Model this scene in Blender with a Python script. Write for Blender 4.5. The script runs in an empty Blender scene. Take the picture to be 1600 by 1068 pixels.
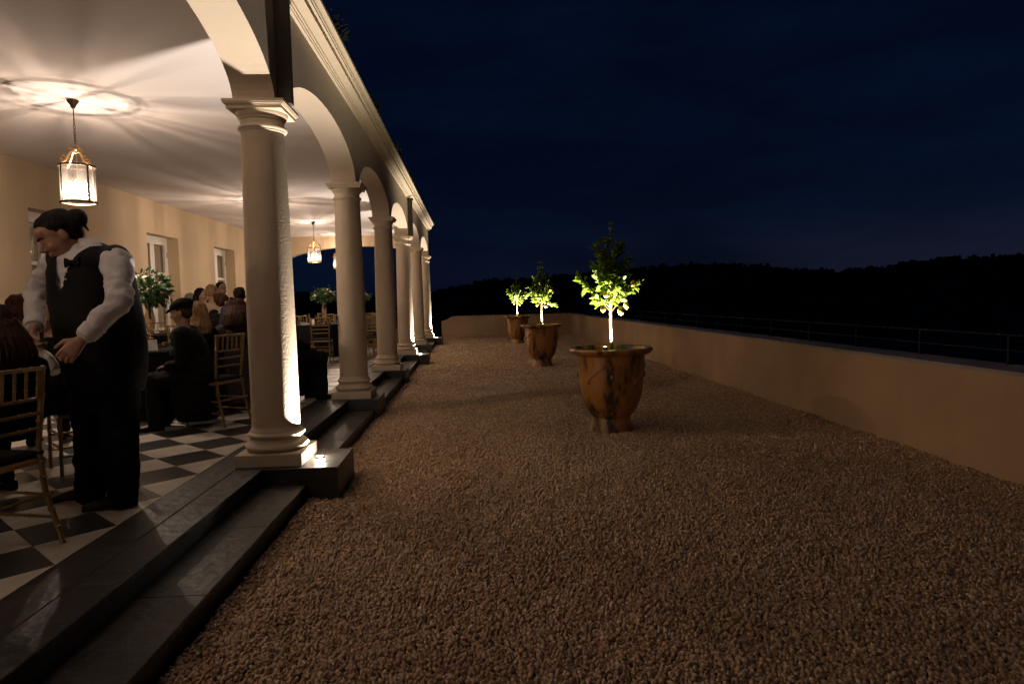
import bpy, math, random
from mathutils import Vector, Matrix, noise
import numpy as np
random.seed(7)
PI = math.pi
S = bpy.context.scene
C = S.collection

# ------------------------------------------------------------------ camera
F_PX, YAW, PITCH, ROLL = 1036.557, .0583, .0635, .0237
fwd0 = Vector((math.sin(YAW), math.cos(YAW), 0)); rt0 = Vector((math.cos(YAW), -math.sin(YAW), 0)); up0 = Vector((0, 0, 1))
CF = fwd0 * math.cos(PITCH) - up0 * math.sin(PITCH)
u2 = up0 * math.cos(PITCH) + fwd0 * math.sin(PITCH)
CR = rt0 * math.cos(ROLL) - u2 * math.sin(ROLL)
CU = u2 * math.cos(ROLL) + rt0 * math.sin(ROLL)
CAM = Vector((0, 0, 1.55))
cd = bpy.data.cameras.new('camera'); cam = bpy.data.objects.new('camera', cd); C.objects.link(cam)
m3 = Matrix((CR, CU, -CF)).transposed()
cam.matrix_world = Matrix.Translation(CAM) @ m3.to_4x4()
cd.sensor_width = 36; cd.lens = F_PX / 1600 * 36; cd.clip_start = .05; cd.clip_end = 1500
S.camera = cam

# ------------------------------------------------------------------ world: late dusk sky
W = bpy.data.worlds.new('World'); S.world = W; W.use_nodes = True
nt = W.node_tree; N = nt.nodes; L = nt.links
for n in list(N): N.remove(n)
wo = N.new('ShaderNodeOutputWorld'); bg = N.new('ShaderNodeBackground')
sky = N.new('ShaderNodeTexSky'); sky.sky_type = 'NISHITA'; sky.sun_disc = False
sky.sun_elevation = math.radians(-7.5); sky.sun_rotation = math.radians(35)
tc = N.new('ShaderNodeTexCoord'); mp = N.new('ShaderNodeMapping'); mp.inputs['Scale'].default_value = (2.2, 2.2, 9)
mp.inputs['Location'].default_value = (3.1, .4, .9)
nz = N.new('ShaderNodeTexNoise'); nz.inputs['Scale'].default_value = 1.3; nz.inputs['Detail'].default_value = 7; nz.inputs['Roughness'].default_value = .55
rmp = N.new('ShaderNodeValToRGB'); rmp.color_ramp.elements[0].position = .42; rmp.color_ramp.elements[0].color = (.62, .62, .66, 1)
rmp.color_ramp.elements[1].position = .66; rmp.color_ramp.elements[1].color = (1.05, 1.05, 1.08, 1)
mul = N.new('ShaderNodeMix'); mul.data_type = 'RGBA'; mul.blend_type = 'MULTIPLY'; mul.inputs['Factor'].default_value = 1
add = N.new('ShaderNodeMix'); add.data_type = 'RGBA'; add.blend_type = 'ADD'; add.inputs['Factor'].default_value = 1
add.inputs['B'].default_value = (.010, .036, .130, 1)
L.new(tc.outputs['Generated'], mp.inputs['Vector']); L.new(mp.outputs[0], nz.inputs['Vector']); L.new(nz.outputs['Fac'], rmp.inputs['Fac'])
L.new(sky.outputs['Color'], add.inputs['A']); L.new(add.outputs['Result'], mul.inputs['A']); L.new(rmp.outputs['Color'], mul.inputs['B'])
gl = at_dir = CR * ((1600 - 800) / F_PX) - CU * ((362 - 534) / F_PX) + CF; gl = gl.normalized()
dt = N.new('ShaderNodeVectorMath'); dt.operation = 'DOT_PRODUCT'; nv = N.new('ShaderNodeVectorMath'); nv.operation = 'NORMALIZE'
L.new(tc.outputs['Generated'], nv.inputs[0]); L.new(nv.outputs[0], dt.inputs[0]); dt.inputs[1].default_value = gl
sx = N.new('ShaderNodeSeparateXYZ'); L.new(nv.outputs[0], sx.inputs[0])
mr1 = N.new('ShaderNodeMapRange'); mr1.interpolation_type = 'SMOOTHSTEP'; mr1.inputs['From Min'].default_value = .93; mr1.inputs['From Max'].default_value = 1
mr2 = N.new('ShaderNodeMapRange'); mr2.interpolation_type = 'SMOOTHSTEP'; mr2.inputs['From Min'].default_value = .115; mr2.inputs['From Max'].default_value = .045
mm = N.new('ShaderNodeMath'); mm.operation = 'MULTIPLY'; L.new(dt.outputs['Value'], mr1.inputs['Value']); L.new(sx.outputs['Z'], mr2.inputs['Value'])
L.new(mr1.outputs[0], mm.inputs[0]); L.new(mr2.outputs[0], mm.inputs[1])
ad2 = N.new('ShaderNodeMix'); ad2.data_type = 'RGBA'; ad2.blend_type = 'ADD'; ad2.inputs['B'].default_value = (.032, .037, .075, 1)
L.new(mm.outputs[0], ad2.inputs['Factor']); L.new(mul.outputs['Result'], ad2.inputs['A'])
L.new(ad2.outputs['Result'], bg.inputs['Color']); bg.inputs['Strength'].default_value = .12
L.new(bg.outputs[0], wo.inputs['Surface'])

S.view_settings.view_transform = 'Standard'; S.view_settings.look = 'None'; S.view_settings.exposure = 0; S.view_settings.gamma = 1
S.view_settings.use_curve_mapping = False
S.render.engine = 'CYCLES'
cy = S.cycles
cy.use_denoising = True; cy.max_bounces = 6; cy.diffuse_bounces = 4; cy.glossy_bounces = 3; cy.transparent_max_bounces = 12
cy.transmission_bounces = 4; cy.caustics_reflective = False; cy.caustics_refractive = False; cy.sample_clamp_indirect = 3
cy.use_light_tree = True
WARM = (1.0, .80, .64)

# ------------------------------------------------------------------ materials
MATS = {}
def mat(name, col, rough=.6, metal=0, spec=.5, noise_amt=0, noise_scale=8, bump=0, bump_scale=60, col2=None, emit=None, coat=0, detail=5, vec='Object', sheen=0):
    if name in MATS: return MATS[name]
    m = bpy.data.materials.new(name); m.use_nodes = True; t = m.node_tree; b = t.nodes['Principled BSDF']
    b.inputs['Base Color'].default_value = (*col, 1); b.inputs['Roughness'].default_value = rough; b.inputs['Metallic'].default_value = metal
    b.inputs['Specular IOR Level'].default_value = spec; b.inputs['Coat Weight'].default_value = coat
    if max(col) < .02 and metal == 0: b.inputs['Specular IOR Level'].default_value = .18
    if sheen: b.inputs['Sheen Weight'].default_value = sheen
    tcn = t.nodes.new('ShaderNodeTexCoord')
    if col2 or noise_amt:
        n = t.nodes.new('ShaderNodeTexNoise'); n.inputs['Scale'].default_value = noise_scale; n.inputs['Detail'].default_value = detail
        t.links.new(tcn.outputs[vec], n.inputs['Vector'])
        r = t.nodes.new('ShaderNodeValToRGB'); r.color_ramp.elements[0].position = .35; r.color_ramp.elements[1].position = .65
        c2 = col2 or tuple(c * (1 - noise_amt) for c in col)
        r.color_ramp.elements[0].color = (*c2, 1); r.color_ramp.elements[1].color = (*col, 1)
        t.links.new(n.outputs['Fac'], r.inputs['Fac']); t.links.new(r.outputs['Color'], b.inputs['Base Color'])
    if bump:
        n2 = t.nodes.new('ShaderNodeTexNoise'); n2.inputs['Scale'].default_value = bump_scale; n2.inputs['Detail'].default_value = 4
        t.links.new(tcn.outputs[vec], n2.inputs['Vector'])
        bp = t.nodes.new('ShaderNodeBump'); bp.inputs['Strength'].default_value = 1; bp.inputs['Distance'].default_value = bump
        t.links.new(n2.outputs['Fac'], bp.inputs['Height']); t.links.new(bp.outputs[0], b.inputs['Normal'])
    if emit:
        b.inputs['Emission Color'].default_value = (*emit[0], 1); b.inputs['Emission Strength'].default_value = emit[1]
    MATS[name] = m
    return m
M_wall = mat('cream_render', (.62, .47, .31), .85, noise_amt=.10, noise_scale=1.2, bump=.004, bump_scale=90)
M_arcade = mat('arcade_render', (.60, .49, .375), .85, noise_amt=.08, noise_scale=1.5, bump=.003, bump_scale=120)
M_col = mat('rough_stucco', (.60, .48, .35), .88, noise_amt=.07, noise_scale=5, bump=.0045, bump_scale=62)
M_mould = mat('moulded_stone', (.66, .54, .40), .75, noise_amt=.06, noise_scale=6, bump=.001, bump_scale=70)
M_ceil = mat('white_ceiling_paint', (.70, .635, .615), .9, noise_amt=.04, noise_scale=1)
M_tile_l = mat('pale_marble', (.60, .54, .46), .32, col2=(.50, .44, .36), noise_scale=6, bump=.0006, bump_scale=14)
M_tile_d = mat('black_marble', (.035, .032, .034), .30, col2=(.055, .05, .05), noise_scale=9, bump=.0006, bump_scale=14)
M_granite = mat('dark_slate', (.032, .025, .021), .48, col2=(.014, .012, .012), noise_scale=5, bump=.010, bump_scale=13)
M_granite2 = mat('dark_slate_riser', (.020, .018, .020), .5, col2=(.012, .011, .012), noise_scale=7, bump=.001, bump_scale=16)
M_parapet = mat('parapet_render', (.56, .365, .21), .9, noise_amt=.16, noise_scale=1.1, bump=.004, bump_scale=80)
M_coping = mat('coping_stone', (.34, .30, .29), .8, noise_amt=.2, noise_scale=5, bump=.002)
M_iron = mat('black_iron', (.012, .011, .011), .7)
M_bronze = mat('aged_bronze', (.10, .065, .04), .4, metal=.8)
M_brass = mat('gilded_brass', (.62, .40, .18), .32, metal=.9)
M_gold = mat('gold_painted_wood', (.33, .215, .09), .38, metal=.45, noise_amt=.2, noise_scale=30)
M_goldm = mat('gold_metal', (.80, .50, .20), .22, metal=1)
M_white = mat('white_painted_timber', (.70, .66, .60), .45)
M_cushion = mat('black_cushion', (.012, .011, .012), .9)
M_cloth = mat('black_tablecloth', (.005, .005, .0055), .9, bump=.002, bump_scale=12)
M_linen = mat('white_linen', (.72, .70, .66), .8, bump=.001)
M_curtain = mat('grey_curtain', (.34, .31, .25), .95)
M_soil = mat('potting_soil', (.05, .033, .02), .95, bump=.01, bump_scale=40)
M_bark = mat('pale_bark', (.19, .15, .10), .85, col2=(.09, .065, .04), noise_scale=30, bump=.003, bump_scale=60)
M_leaf = None
M_void = mat('gravel_bed', (.10, .07, .05), .95, noise_amt=.4, noise_scale=20, bump=.01, bump_scale=50)
M_plastic = mat('black_plastic', (.01, .01, .01), .4)
M_bulb = mat('glowing_bulb', (1, .8, .6), .4, emit=((1.0, .80, .58), 30))
M_lens = mat('lamp_lens', (1, .9, .8), .4, emit=((1.0, .86, .66), 18))
M_candle = mat('cream_candle_tube', (.75, .70, .6), .5)
M_dark_leaf = mat('night_foliage', (.030, .038, .022), .9, noise_amt=.4, noise_scale=3)
M_hill = mat('dark_hillside', (.02, .022, .016), .95)

def streak(m, sc=(6, 6, .35), amt=.22):   # rain streaks: vertical dirt, multiplied into the base colour
    t = m.node_tree; b = t.nodes['Principled BSDF']
    src = b.inputs['Base Color'].links[0].from_socket
    tcn = t.nodes.new('ShaderNodeTexCoord'); mp = t.nodes.new('ShaderNodeMapping'); mp.inputs['Scale'].default_value = sc
    n = t.nodes.new('ShaderNodeTexNoise'); n.inputs['Scale'].default_value = 1; n.inputs['Detail'].default_value = 3
    r = t.nodes.new('ShaderNodeMapRange'); r.inputs['From Min'].default_value = .42; r.inputs['From Max'].default_value = .62
    r.inputs['To Min'].default_value = 1 - amt; r.inputs['To Max'].default_value = 1
    mx = t.nodes.new('ShaderNodeMix'); mx.data_type = 'RGBA'; mx.blend_type = 'MULTIPLY'; mx.inputs['Factor'].default_value = 1
    t.links.new(tcn.outputs['Object'], mp.inputs['Vector']); t.links.new(mp.outputs[0], n.inputs['Vector'])
    t.links.new(n.outputs['Fac'], r.inputs['Value']); t.links.new(src, mx.inputs['A']); t.links.new(r.outputs[0], mx.inputs['B'])
    t.links.new(mx.outputs['Result'], b.inputs['Base Color'])
streak(M_wall, (1.5, 1.5, .22), .07); streak(M_parapet, (.9, .9, .7), .10)

def leaf_mat(name, col, col2, trans=.45):
    m = bpy.data.materials.new(name); m.use_nodes = True; t = m.node_tree
    for n in list(t.nodes): t.nodes.remove(n)
    o = t.nodes.new('ShaderNodeOutputMaterial'); p = t.nodes.new('ShaderNodeBsdfPrincipled'); p.inputs['Roughness'].default_value = .38
    tr = t.nodes.new('ShaderNodeBsdfTranslucent'); mx = t.nodes.new('ShaderNodeMixShader'); mx.inputs[0].default_value = trans
    oi = t.nodes.new('ShaderNodeTexCoord'); n = t.nodes.new('ShaderNodeTexNoise'); n.inputs['Scale'].default_value = 14
    t.links.new(oi.outputs['Object'], n.inputs['Vector'])
    r = t.nodes.new('ShaderNodeValToRGB'); r.color_ramp.elements[0].position = .35; r.color_ramp.elements[1].position = .65
    r.color_ramp.elements[0].color = (*col, 1); r.color_ramp.elements[1].color = (*col2, 1)
    t.links.new(n.outputs['Fac'], r.inputs[0]); t.links.new(r.outputs[0], p.inputs['Base Color']); t.links.new(r.outputs[0], tr.inputs['Color'])
    t.links.new(p.outputs[0], mx.inputs[1]); t.links.new(tr.outputs[0], mx.inputs[2]); t.links.new(mx.outputs[0], o.inputs[0])
    return m
M_leaf = leaf_mat('lemon_leaf', (.10, .17, .018), (.18, .25, .03), .58)
M_leaf2 = leaf_mat('centrepiece_leaf', (.035, .09, .022), (.08, .15, .05), .2)
M_lemon = mat('lemon_skin', (.62, .42, .06), .45, bump=.001, bump_scale=80)
M_petal = mat('cream_petal', (.78, .68, .56), .7)

def glass_mat(name, diff=.10, tint=(1, .97, .92), gl=.12, rough=.05):
    m = bpy.data.materials.new(name); m.use_nodes = True; t = m.node_tree
    for n in list(t.nodes): t.nodes.remove(n)
    o = t.nodes.new('ShaderNodeOutputMaterial')
    tr = t.nodes.new('ShaderNodeBsdfTransparent'); tr.inputs[0].default_value = (*tint, 1)
    tl = t.nodes.new('ShaderNodeBsdfTranslucent'); tl.inputs[0].default_value = (1, .95, .88, 1)
    gs = t.nodes.new('ShaderNodeBsdfGlossy'); gs.inputs['Roughness'].default_value = rough
    a = t.nodes.new('ShaderNodeMixShader'); a.inputs[0].default_value = diff
    b = t.nodes.new('ShaderNodeMixShader')
    fr = t.nodes.new('ShaderNodeLayerWeight'); fr.inputs[0].default_value = .5
    pw = t.nodes.new('ShaderNodeMath'); pw.operation = 'POWER'; pw.inputs[1].default_value = 4
    mth = t.nodes.new('ShaderNodeMath'); mth.operation = 'MULTIPLY_ADD'; mth.inputs[1].default_value = .85; mth.inputs[2].default_value = gl * .5; mth.use_clamp = True
    t.links.new(fr.outputs['Facing'], pw.inputs[0]); t.links.new(pw.outputs[0], mth.inputs[0]); t.links.new(mth.outputs[0], b.inputs[0])
    t.links.new(tr.outputs[0], a.inputs[1]); t.links.new(tl.outputs[0], a.inputs[2])
    t.links.new(a.outputs[0], b.inputs[1]); t.links.new(gs.outputs[0], b.inputs[2]); t.links.new(b.outputs[0], o.inputs[0])
    return m
M_lglass = glass_mat('lantern_glass', .02, gl=.18)
M_glass = glass_mat('clear_glass', .03, gl=.15)
M_bottle = glass_mat('bottle_glass', .42, gl=.3)
M_vase = glass_mat('amber_cut_glass', .12, (.93, .80, .62), gl=.5, rough=.12)
M_pane = glass_mat('window_pane', .02, gl=.16, rough=.01)

def glaze_mat():
    m = bpy.data.materials.new('glazed_terracotta'); m.use_nodes = True; t = m.node_tree; b = t.nodes['Principled BSDF']
    tcn = t.nodes.new('ShaderNodeTexCoord'); mp = t.nodes.new('ShaderNodeMapping'); mp.inputs['Scale'].default_value = (5, 5, 1.7)
    n = t.nodes.new('ShaderNodeTexNoise'); n.inputs['Scale'].default_value = 1; n.inputs['Detail'].default_value = 5; n.inputs['Roughness'].default_value = .65
    r = t.nodes.new('ShaderNodeValToRGB'); e = r.color_ramp.elements
    e[0].position = .41; e[0].color = (.018, .015, .008, 1); e[1].position = .47; e[1].color = (.21, .085, .022, 1)
    x = e.new(.56); x.color = (.42, .185, .045, 1); x = e.new(.70); x.color = (.34, .125, .026, 1)
    t.links.new(tcn.outputs['Object'], mp.inputs['Vector']); t.links.new(mp.outputs[0], n.inputs['Vector']); t.links.new(n.outputs['Fac'], r.inputs[0])
    t.links.new(r.outputs[0], b.inputs['Base Color']); b.inputs['Roughness'].default_value = .40; b.inputs['Coat Weight'].default_value = .15
    b.inputs['Coat Roughness'].default_value = .25
    n2 = t.nodes.new('ShaderNodeTexNoise'); n2.inputs['Scale'].default_value = 14; bp = t.nodes.new('ShaderNodeBump'); bp.inputs['Distance'].default_value = .006
    t.links.new(tcn.outputs['Object'], n2.inputs['Vector']); t.links.new(n2.outputs['Fac'], bp.inputs['Height']); t.links.new(bp.outputs[0], b.inputs['Normal'])
    return m
M_glaze = glaze_mat()

# ------------------------------------------------------------------ mesh helpers
class MB:
    def __init__(s): s.v = []; s.f = []
    def add(s, vs, fs):
        o = len(s.v); s.v += [tuple(v) for v in vs]; s.f += [tuple(i + o for i in f) for f in fs]; return s
    def box(s, a, b, bev=0):
        (x0, y0, z0), (x1, y1, z1) = a, b
        if bev <= 0:
            vs = [(x, y, z) for z in (z0, z1) for y in (y0, y1) for x in (x0, x1)]
            return s.add(vs, [(0, 2, 3, 1), (4, 5, 7, 6), (0, 1, 5, 4), (2, 6, 7, 3), (0, 4, 6, 2), (1, 3, 7, 5)])
        e = bev
        vs = [(x0, y0, z0), (x1, y0, z0), (x1, y1, z0), (x0, y1, z0), (x0, y0, z1 - e), (x1, y0, z1 - e), (x1, y1, z1 - e), (x0, y1, z1 - e),
              (x0 + e, y0 + e, z1), (x1 - e, y0 + e, z1), (x1 - e, y1 - e, z1), (x0 + e, y1 - e, z1)]
        return s.add(vs, [(3, 2, 1, 0), (0, 1, 5, 4), (1, 2, 6, 5), (2, 3, 7, 6), (3, 0, 4, 7), (4, 5, 9, 8), (5, 6, 10, 9), (6, 7, 11, 10), (7, 4, 8, 11), (8, 9, 10, 11)])
    def lathe(s, prof, c=(0, 0, 0), n=32, cap=True, a0=0, sq=None):
        vs = []; fs = []
        for (r, z) in prof:
            for k in range(n):
                a = a0 + 2 * PI * k / n
                vs.append((c[0] + r * math.cos(a), c[1] + r * math.sin(a), c[2] + z))
        for i in range(len(prof) - 1):
            for k in range(n):
                k2 = (k + 1) % n
                fs.append((i * n + k, i * n + k2, (i + 1) * n + k2, (i + 1) * n + k))
        if cap:
            fs.append(tuple(range(n))[::-1]); fs.append(tuple((len(prof) - 1) * n + k for k in range(n)))
        return s.add(vs, fs)
    def tube(s, pts, rad, n=8, cap=True, flat=1):
        pts = [Vector(p) for p in pts]
        if not hasattr(rad, '__len__'): rad = [rad] * len(pts)
        vs = []; fs = []; prev = None
        for i, p in enumerate(pts):
            d = (pts[min(i + 1, len(pts) - 1)] - pts[max(i - 1, 0)])
            if d.length < 1e-9: d = Vector((0, 0, 1))
            d.normalize()
            if prev is None:
                h = Vector((0, 0, 1)) if abs(d.z) < .9 else Vector((1, 0, 0))
                a = d.cross(h).normalized()
            else:
                a = (prev - d * prev.dot(d)).normalized()
            prev = a; b = d.cross(a)
            for k in range(n):
                t = 2 * PI * k / n
                vs.append(p + (a * math.cos(t) + b * math.sin(t) * flat) * rad[i])
        for i in range(len(pts) - 1):
            for k in range(n):
                k2 = (k + 1) % n
                fs.append((i * n + k, i * n + k2, (i + 1) * n + k2, (i + 1) * n + k))
        if cap: fs.append(tuple(range(n))[::-1]); fs.append(tuple((len(pts) - 1) * n + k for k in range(n)))
        return s.add(vs, fs)
    def ell(s, c, r, rot=None, nu=16, nv=10):
        vs = []; fs = []
        if not hasattr(r, '__len__'): r = (r, r, r)
        R3 = rot or Matrix.Identity(3); c = Vector(c)
        for j in range(1, nv):
            p = PI * j / nv
            for k in range(nu):
                t = 2 * PI * k / nu
                vs.append(c + R3 @ Vector((r[0] * math.sin(p) * math.cos(t), r[1] * math.sin(p) * math.sin(t), r[2] * math.cos(p))))
        vs.append(c + R3 @ Vector((0, 0, r[2]))); vs.append(c - R3 @ Vector((0, 0, r[2])))
        T, B = len(vs) - 2, len(vs) - 1
        for j in range(nv - 2):
            for k in range(nu):
                k2 = (k + 1) % nu
                fs.append((j * nu + k, (j + 1) * nu + k, (j + 1) * nu + k2, j * nu + k2))
        for k in range(nu):
            k2 = (k + 1) % nu
            fs.append((T, k, k2)); fs.append((B, (nv - 2) * nu + k2, (nv - 2) * nu + k))
        return s.add(vs, fs)
    def prism(s, poly, y0, y1):     # poly in (x,z), extruded along y
        n = len(poly); vs = [(x, y0, z) for x, z in poly] + [(x, y1, z) for x, z in poly]
        fs = [tuple(range(n)), tuple(range(n, 2 * n))[::-1]] + [(i, i + n, (i + 1) % n + n, (i + 1) % n) for i in range(n)]
        return s.add(vs, fs)
    def mesh(s, name, m, smooth=True, angle=35):
        me = bpy.data.meshes.new(name); me.from_pydata(s.v, [], s.f); me.update()
        if m: me.materials.append(m)
        if smooth:
            me.shade_smooth(); me.set_sharp_from_angle(angle=math.radians(angle))
        return me
    def build(s, name, m, parent=None, smooth=True, loc=None, angle=35):
        o = bpy.data.objects.new(name, s.mesh(name, m, smooth, angle)); C.objects.link(o)
        if parent: o.parent = parent
        if loc: o.location = loc
        return o
def tag(o, label=None, cat=None, group=None, kind=None):
    if label: o['label'] = label
    if cat: o['category'] = cat
    if group: o['group'] = group
    if kind: o['kind'] = kind
    return o
def thing(name, label, cat, loc=(0, 0, 0), rz=0, group=None):
    o = bpy.data.objects.new(name, None); C.objects.link(o); o.location = loc; o.rotation_euler = (0, 0, rz); o.empty_display_size = .1
    return tag(o, label, cat, group)
def group_empty(name, parent, loc=(0, 0, 0)):
    o = bpy.data.objects.new(name, None); C.objects.link(o); o.parent = parent; o.location = loc; return o
def inst(name, me, parent=None, loc=(0, 0, 0), rz=0):
    o = bpy.data.objects.new(name, me); C.objects.link(o); o.location = loc; o.rotation_euler = (0, 0, rz)
    if parent: o.parent = parent
    return o
def dup(root, loc=None, rz=None, label=None, group=None, parent=None):
    c = root.copy(); C.objects.link(c)
    if parent is not None: c.parent = parent
    if loc is not None: c.location = loc
    if rz is not None: c.rotation_euler = (0, 0, rz)
    if label: c['label'] = label
    if group: c['group'] = group
    for ch in list(root.children):
        dup(ch, parent=c)
    return c
def at(px, py, Y):      # a pixel of the 1600 px photograph at the depth Y -> a point
    d = CR * ((px - 800) / F_PX) - CU * ((py - 534) / F_PX) + CF
    return CAM + d * (Y / d.y)

# ------------------------------------------------------------------ dimensions
FZ = .25                       # terrace floor
COLX = -1.68; COL0 = 5.66; SP = 3.695
NCOL = range(-3, 6)            # index 0 is the first column in view; the last stands at the corner
CY = lambda n: COL0 + SP * n
XO, XI = -1.53, -1.86          # faces of the arcade wall
BX = -7.03; CEIL = 3.93; YEND = CY(5) + .20; YST = CY(-3) - .2
WX = 4.295

# ------------------------------------------------------------------ terrain, hills
def hill_h(th):
    pts = [(-1.2, 30), (-.45, 30), (-.31, 31), (-.24, 32), (-.11, 20), (-.06, 26), (-.02, 36), (.03, 44), (.08, 44), (.17, 52), (.26, 57), (.33, 60), (.38, 60), (.42, 57), (.47, 50), (.51, 45), (.55, 50), (.62, 60), (.68, 64), (.75, 63), (1.2, 60)]
    for (a, ha), (b, hb) in zip(pts, pts[1:]):
        if a <= th <= b: px = ha + (hb - ha) * (th - a) / (b - a); break
    else: px = 40
    r = 150
    return 1.55 + (px - 8) / F_PX * r * math.cos(th - YAW)
mb = MB(); NA, NR = 140, 26
vs = []; fs = []
radii = [1.2 ** i * 3 for i in range(22)] + [170, 230, 400, 900]
for i, r in enumerate(radii):
    for k in range(NA):
        th = -PI + 2 * PI * k / NA
        x, y = r * math.sin(th), r * math.cos(th)
        t = min(1, max(0, (r - 60) / 90)); t = t * t * (3 - 2 * t)
        h = hill_h(th) if abs(th) < 1.2 else 1.55 + 40 / F_PX * 150
        z = -3.5 + (h - 1.8 + 3.5) * t + noise.noise(Vector((x * .05, y * .05, 0))) * (.4 + 1.2 * t)
        if r < 25: z = -3.5
        vs.append((x, y, z))
for i in range(len(radii) - 1):
    for k in range(NA):
        k2 = (k + 1) % NA
        fs.append((i * NA + k, i * NA + k2, (i + 1) * NA + k2, (i + 1) * NA + k))
fs.append(tuple(range(NA)))
tag(mb.add(vs, fs).build('hills', M_hill), kind='structure')
# the wood on the hills: crowns of clustered lumps
def crown_lump(seed):
    m = MB(); rr = random.Random(seed)
    for q in range(34):
        d = Vector((rr.gauss(0, 1), rr.gauss(0, 1), rr.gauss(0, .8))).normalized() * (rr.random() ** .35)
        c = Vector((d.x * .9, d.y * .9, d.z * .75)); s_ = rr.uniform(.14, .34)
        rot = Matrix.Rotation(rr.random() * 6, 3, 'Z') @ Matrix.Rotation(rr.random() * 3, 3, 'X')
        m.ell(c, (s_, s_ * rr.uniform(.6, 1), s_ * rr.uniform(.4, .8)), rot, 5, 4)
    return m
lumps = [crown_lump(i) for i in range(5)]
fo = MB(); rr = random.Random(3)
FV = []; FF = []
lv = [np.array(l.v) for l in lumps]; lf = [[tuple(f) for f in l.f] for l in lumps]
off = 0
for q in range(2400):
    th = rr.uniform(-.62, .95); u = rr.random()
    r = 150 - (u ** 1.7) * 75 + rr.uniform(-3, 3)
    t = min(1, max(0, (r - 60) / 90)); t = t * t * (3 - 2 * t)
    z = -3.5 + (hill_h(th) - 1.8 + 3.5) * t
    s_ = rr.choice((.8, 1.0, 1.3, 1.6)) * rr.uniform(.8, 1.1)
    k = rr.randrange(5); a = rr.random() * 6.28
    v = lv[k]; R2 = np.array([[math.cos(a), -math.sin(a), 0], [math.sin(a), math.cos(a), 0], [0, 0, 1]])
    vv = v @ R2.T * np.array([s_, s_, s_ * rr.uniform(.6, 1.05)]) + np.array([r * math.sin(th), r * math.cos(th), z + s_ * .25])
    FV.append(vv); FF += [tuple(i + off for i in f) for f in lf[k]]; off += len(v)
fo.v = [tuple(x) for x in np.concatenate(FV)]; fo.f = FF
tag(fo.build('forest', M_dark_leaf, smooth=False), 'dark wood covering the hills behind the terrace', 'forest', kind='stuff')

# ------------------------------------------------------------------ gravel court
YG0, YG1 = -11, 29.0
g = MB(); nx, ny = 60, 400; vs = []; fs = []
def gz(x, y):
    return -.012 + .016 * noise.noise(Vector((x * 1.7, y * 1.7, 1))) + .014 * noise.noise(Vector((x * 5, y * 5, 4))) + .006 * noise.noise(Vector((x * 13, y * 13, 7)))
for j in range(ny + 1):
    for i in range(nx + 1):
        x = -1.9 + (WX + .02 + 1.9) * i / nx; y = YG0 + (YG1 + .05 - YG0) * j / ny
        vs.append((x, y, gz(x, y) - .016))
for j in range(ny):
    for i in range(nx):
        a = j * (nx + 1) + i; fs.append((a, a + 1, a + nx + 2, a + nx + 1))
gb = g.add(vs, fs).build('gravel_ground', M_void); tag(gb, kind='structure')
MB().box((-7.4, YG0, -3.5), (WX + .45, YG1 + .45, -.06)).build('ground_base', M_void)
tag(bpy.data.objects['ground_base'], kind='structure')
# pebbles: points on a jittered grid, each carrying one rounded stone
def pebble_mat():
    m = bpy.data.materials.new('river_pebble'); m.use_nodes = True; t = m.node_tree; b = t.nodes['Principled BSDF']
    oi = t.nodes.new('ShaderNodeObjectInfo'); r = t.nodes.new('ShaderNodeValToRGB'); e = r.color_ramp.elements
    e[0].color = (.25, .16, .09, 1); e[1].color = (.74, .58, .40, 1)
    for p, c in ((.25, (.49, .31, .18)), (.45, (.60, .41, .26)), (.65, (.40, .28, .18)), (.85, (.66, .475, .295))):
        x = e.new(p); x.color = (*c, 1)
    t.links.new(oi.outputs['Random'], r.inputs[0])
    tcn = t.nodes.new('ShaderNodeTexCoord'); n = t.nodes.new('ShaderNodeTexNoise'); n.inputs['Scale'].default_value = 1.4
    mr = t.nodes.new('ShaderNodeMapRange'); mr.inputs['To Min'].default_value = .8; mr.inputs['To Max'].default_value = 1.5
    mx = t.nodes.new('ShaderNodeMix'); mx.data_type = 'RGBA'; mx.blend_type = 'MULTIPLY'; mx.inputs['Factor'].default_value = 1
    t.links.new(tcn.outputs['Object'], n.inputs['Vector']); t.links.new(n.outputs['Fac'], mr.inputs['Value'])
    t.links.new(r.outputs[0], mx.inputs['A']); t.links.new(mr.outputs[0], mx.inputs['B']); t.links.new(mx.outputs['Result'], b.inputs['Base Color'])
    b.inputs['Roughness'].default_value = .55
    return m
M_peb = pebble_mat()
pebs = bpy.data.collections.new('pebble_shapes')
for q in range(5):
    rr = random.Random(q); m = MB(); m.ell((0, 0, 0), (1, rr.uniform(.80, .98), rr.uniform(.62, .85)), None, 8, 6)
    m.v = [tuple(Vector(v) * (1 + .14 * noise.noise(Vector(v) * 1.3 + Vector((q * 5, 0, 0))))) for v in m.v]
    o = bpy.data.objects.new('pebble', m.mesh('pebble', M_peb, True, 180)); pebs.objects.link(o)
rng = np.random.default_rng(5)
pts = []
def blk(n):   # how far the granite block of column n reaches
    return -1.11 if n in (-3, 0, 3, 5) else -1.31
def gravel_pts(y0, y1, sp):
    xs = np.arange(-1.40, WX + .01, sp); ys = np.arange(y0, y1, sp * .92)
    X, Y = np.meshgrid(xs, ys); X = X.ravel() + rng.uniform(-.5, .5, X.size) * sp; Y = Y.ravel() + rng.uniform(-.5, .5, Y.size) * sp
    keep = (X < WX - .005) & (X > -1.355)
    for n in NCOL:
        yc = CY(n); keep &= ~((abs(Y - yc) < .355) & (X < blk(n) + .01))
    return X[keep], Y[keep]
PX, PY, PS = [], [], []
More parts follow.
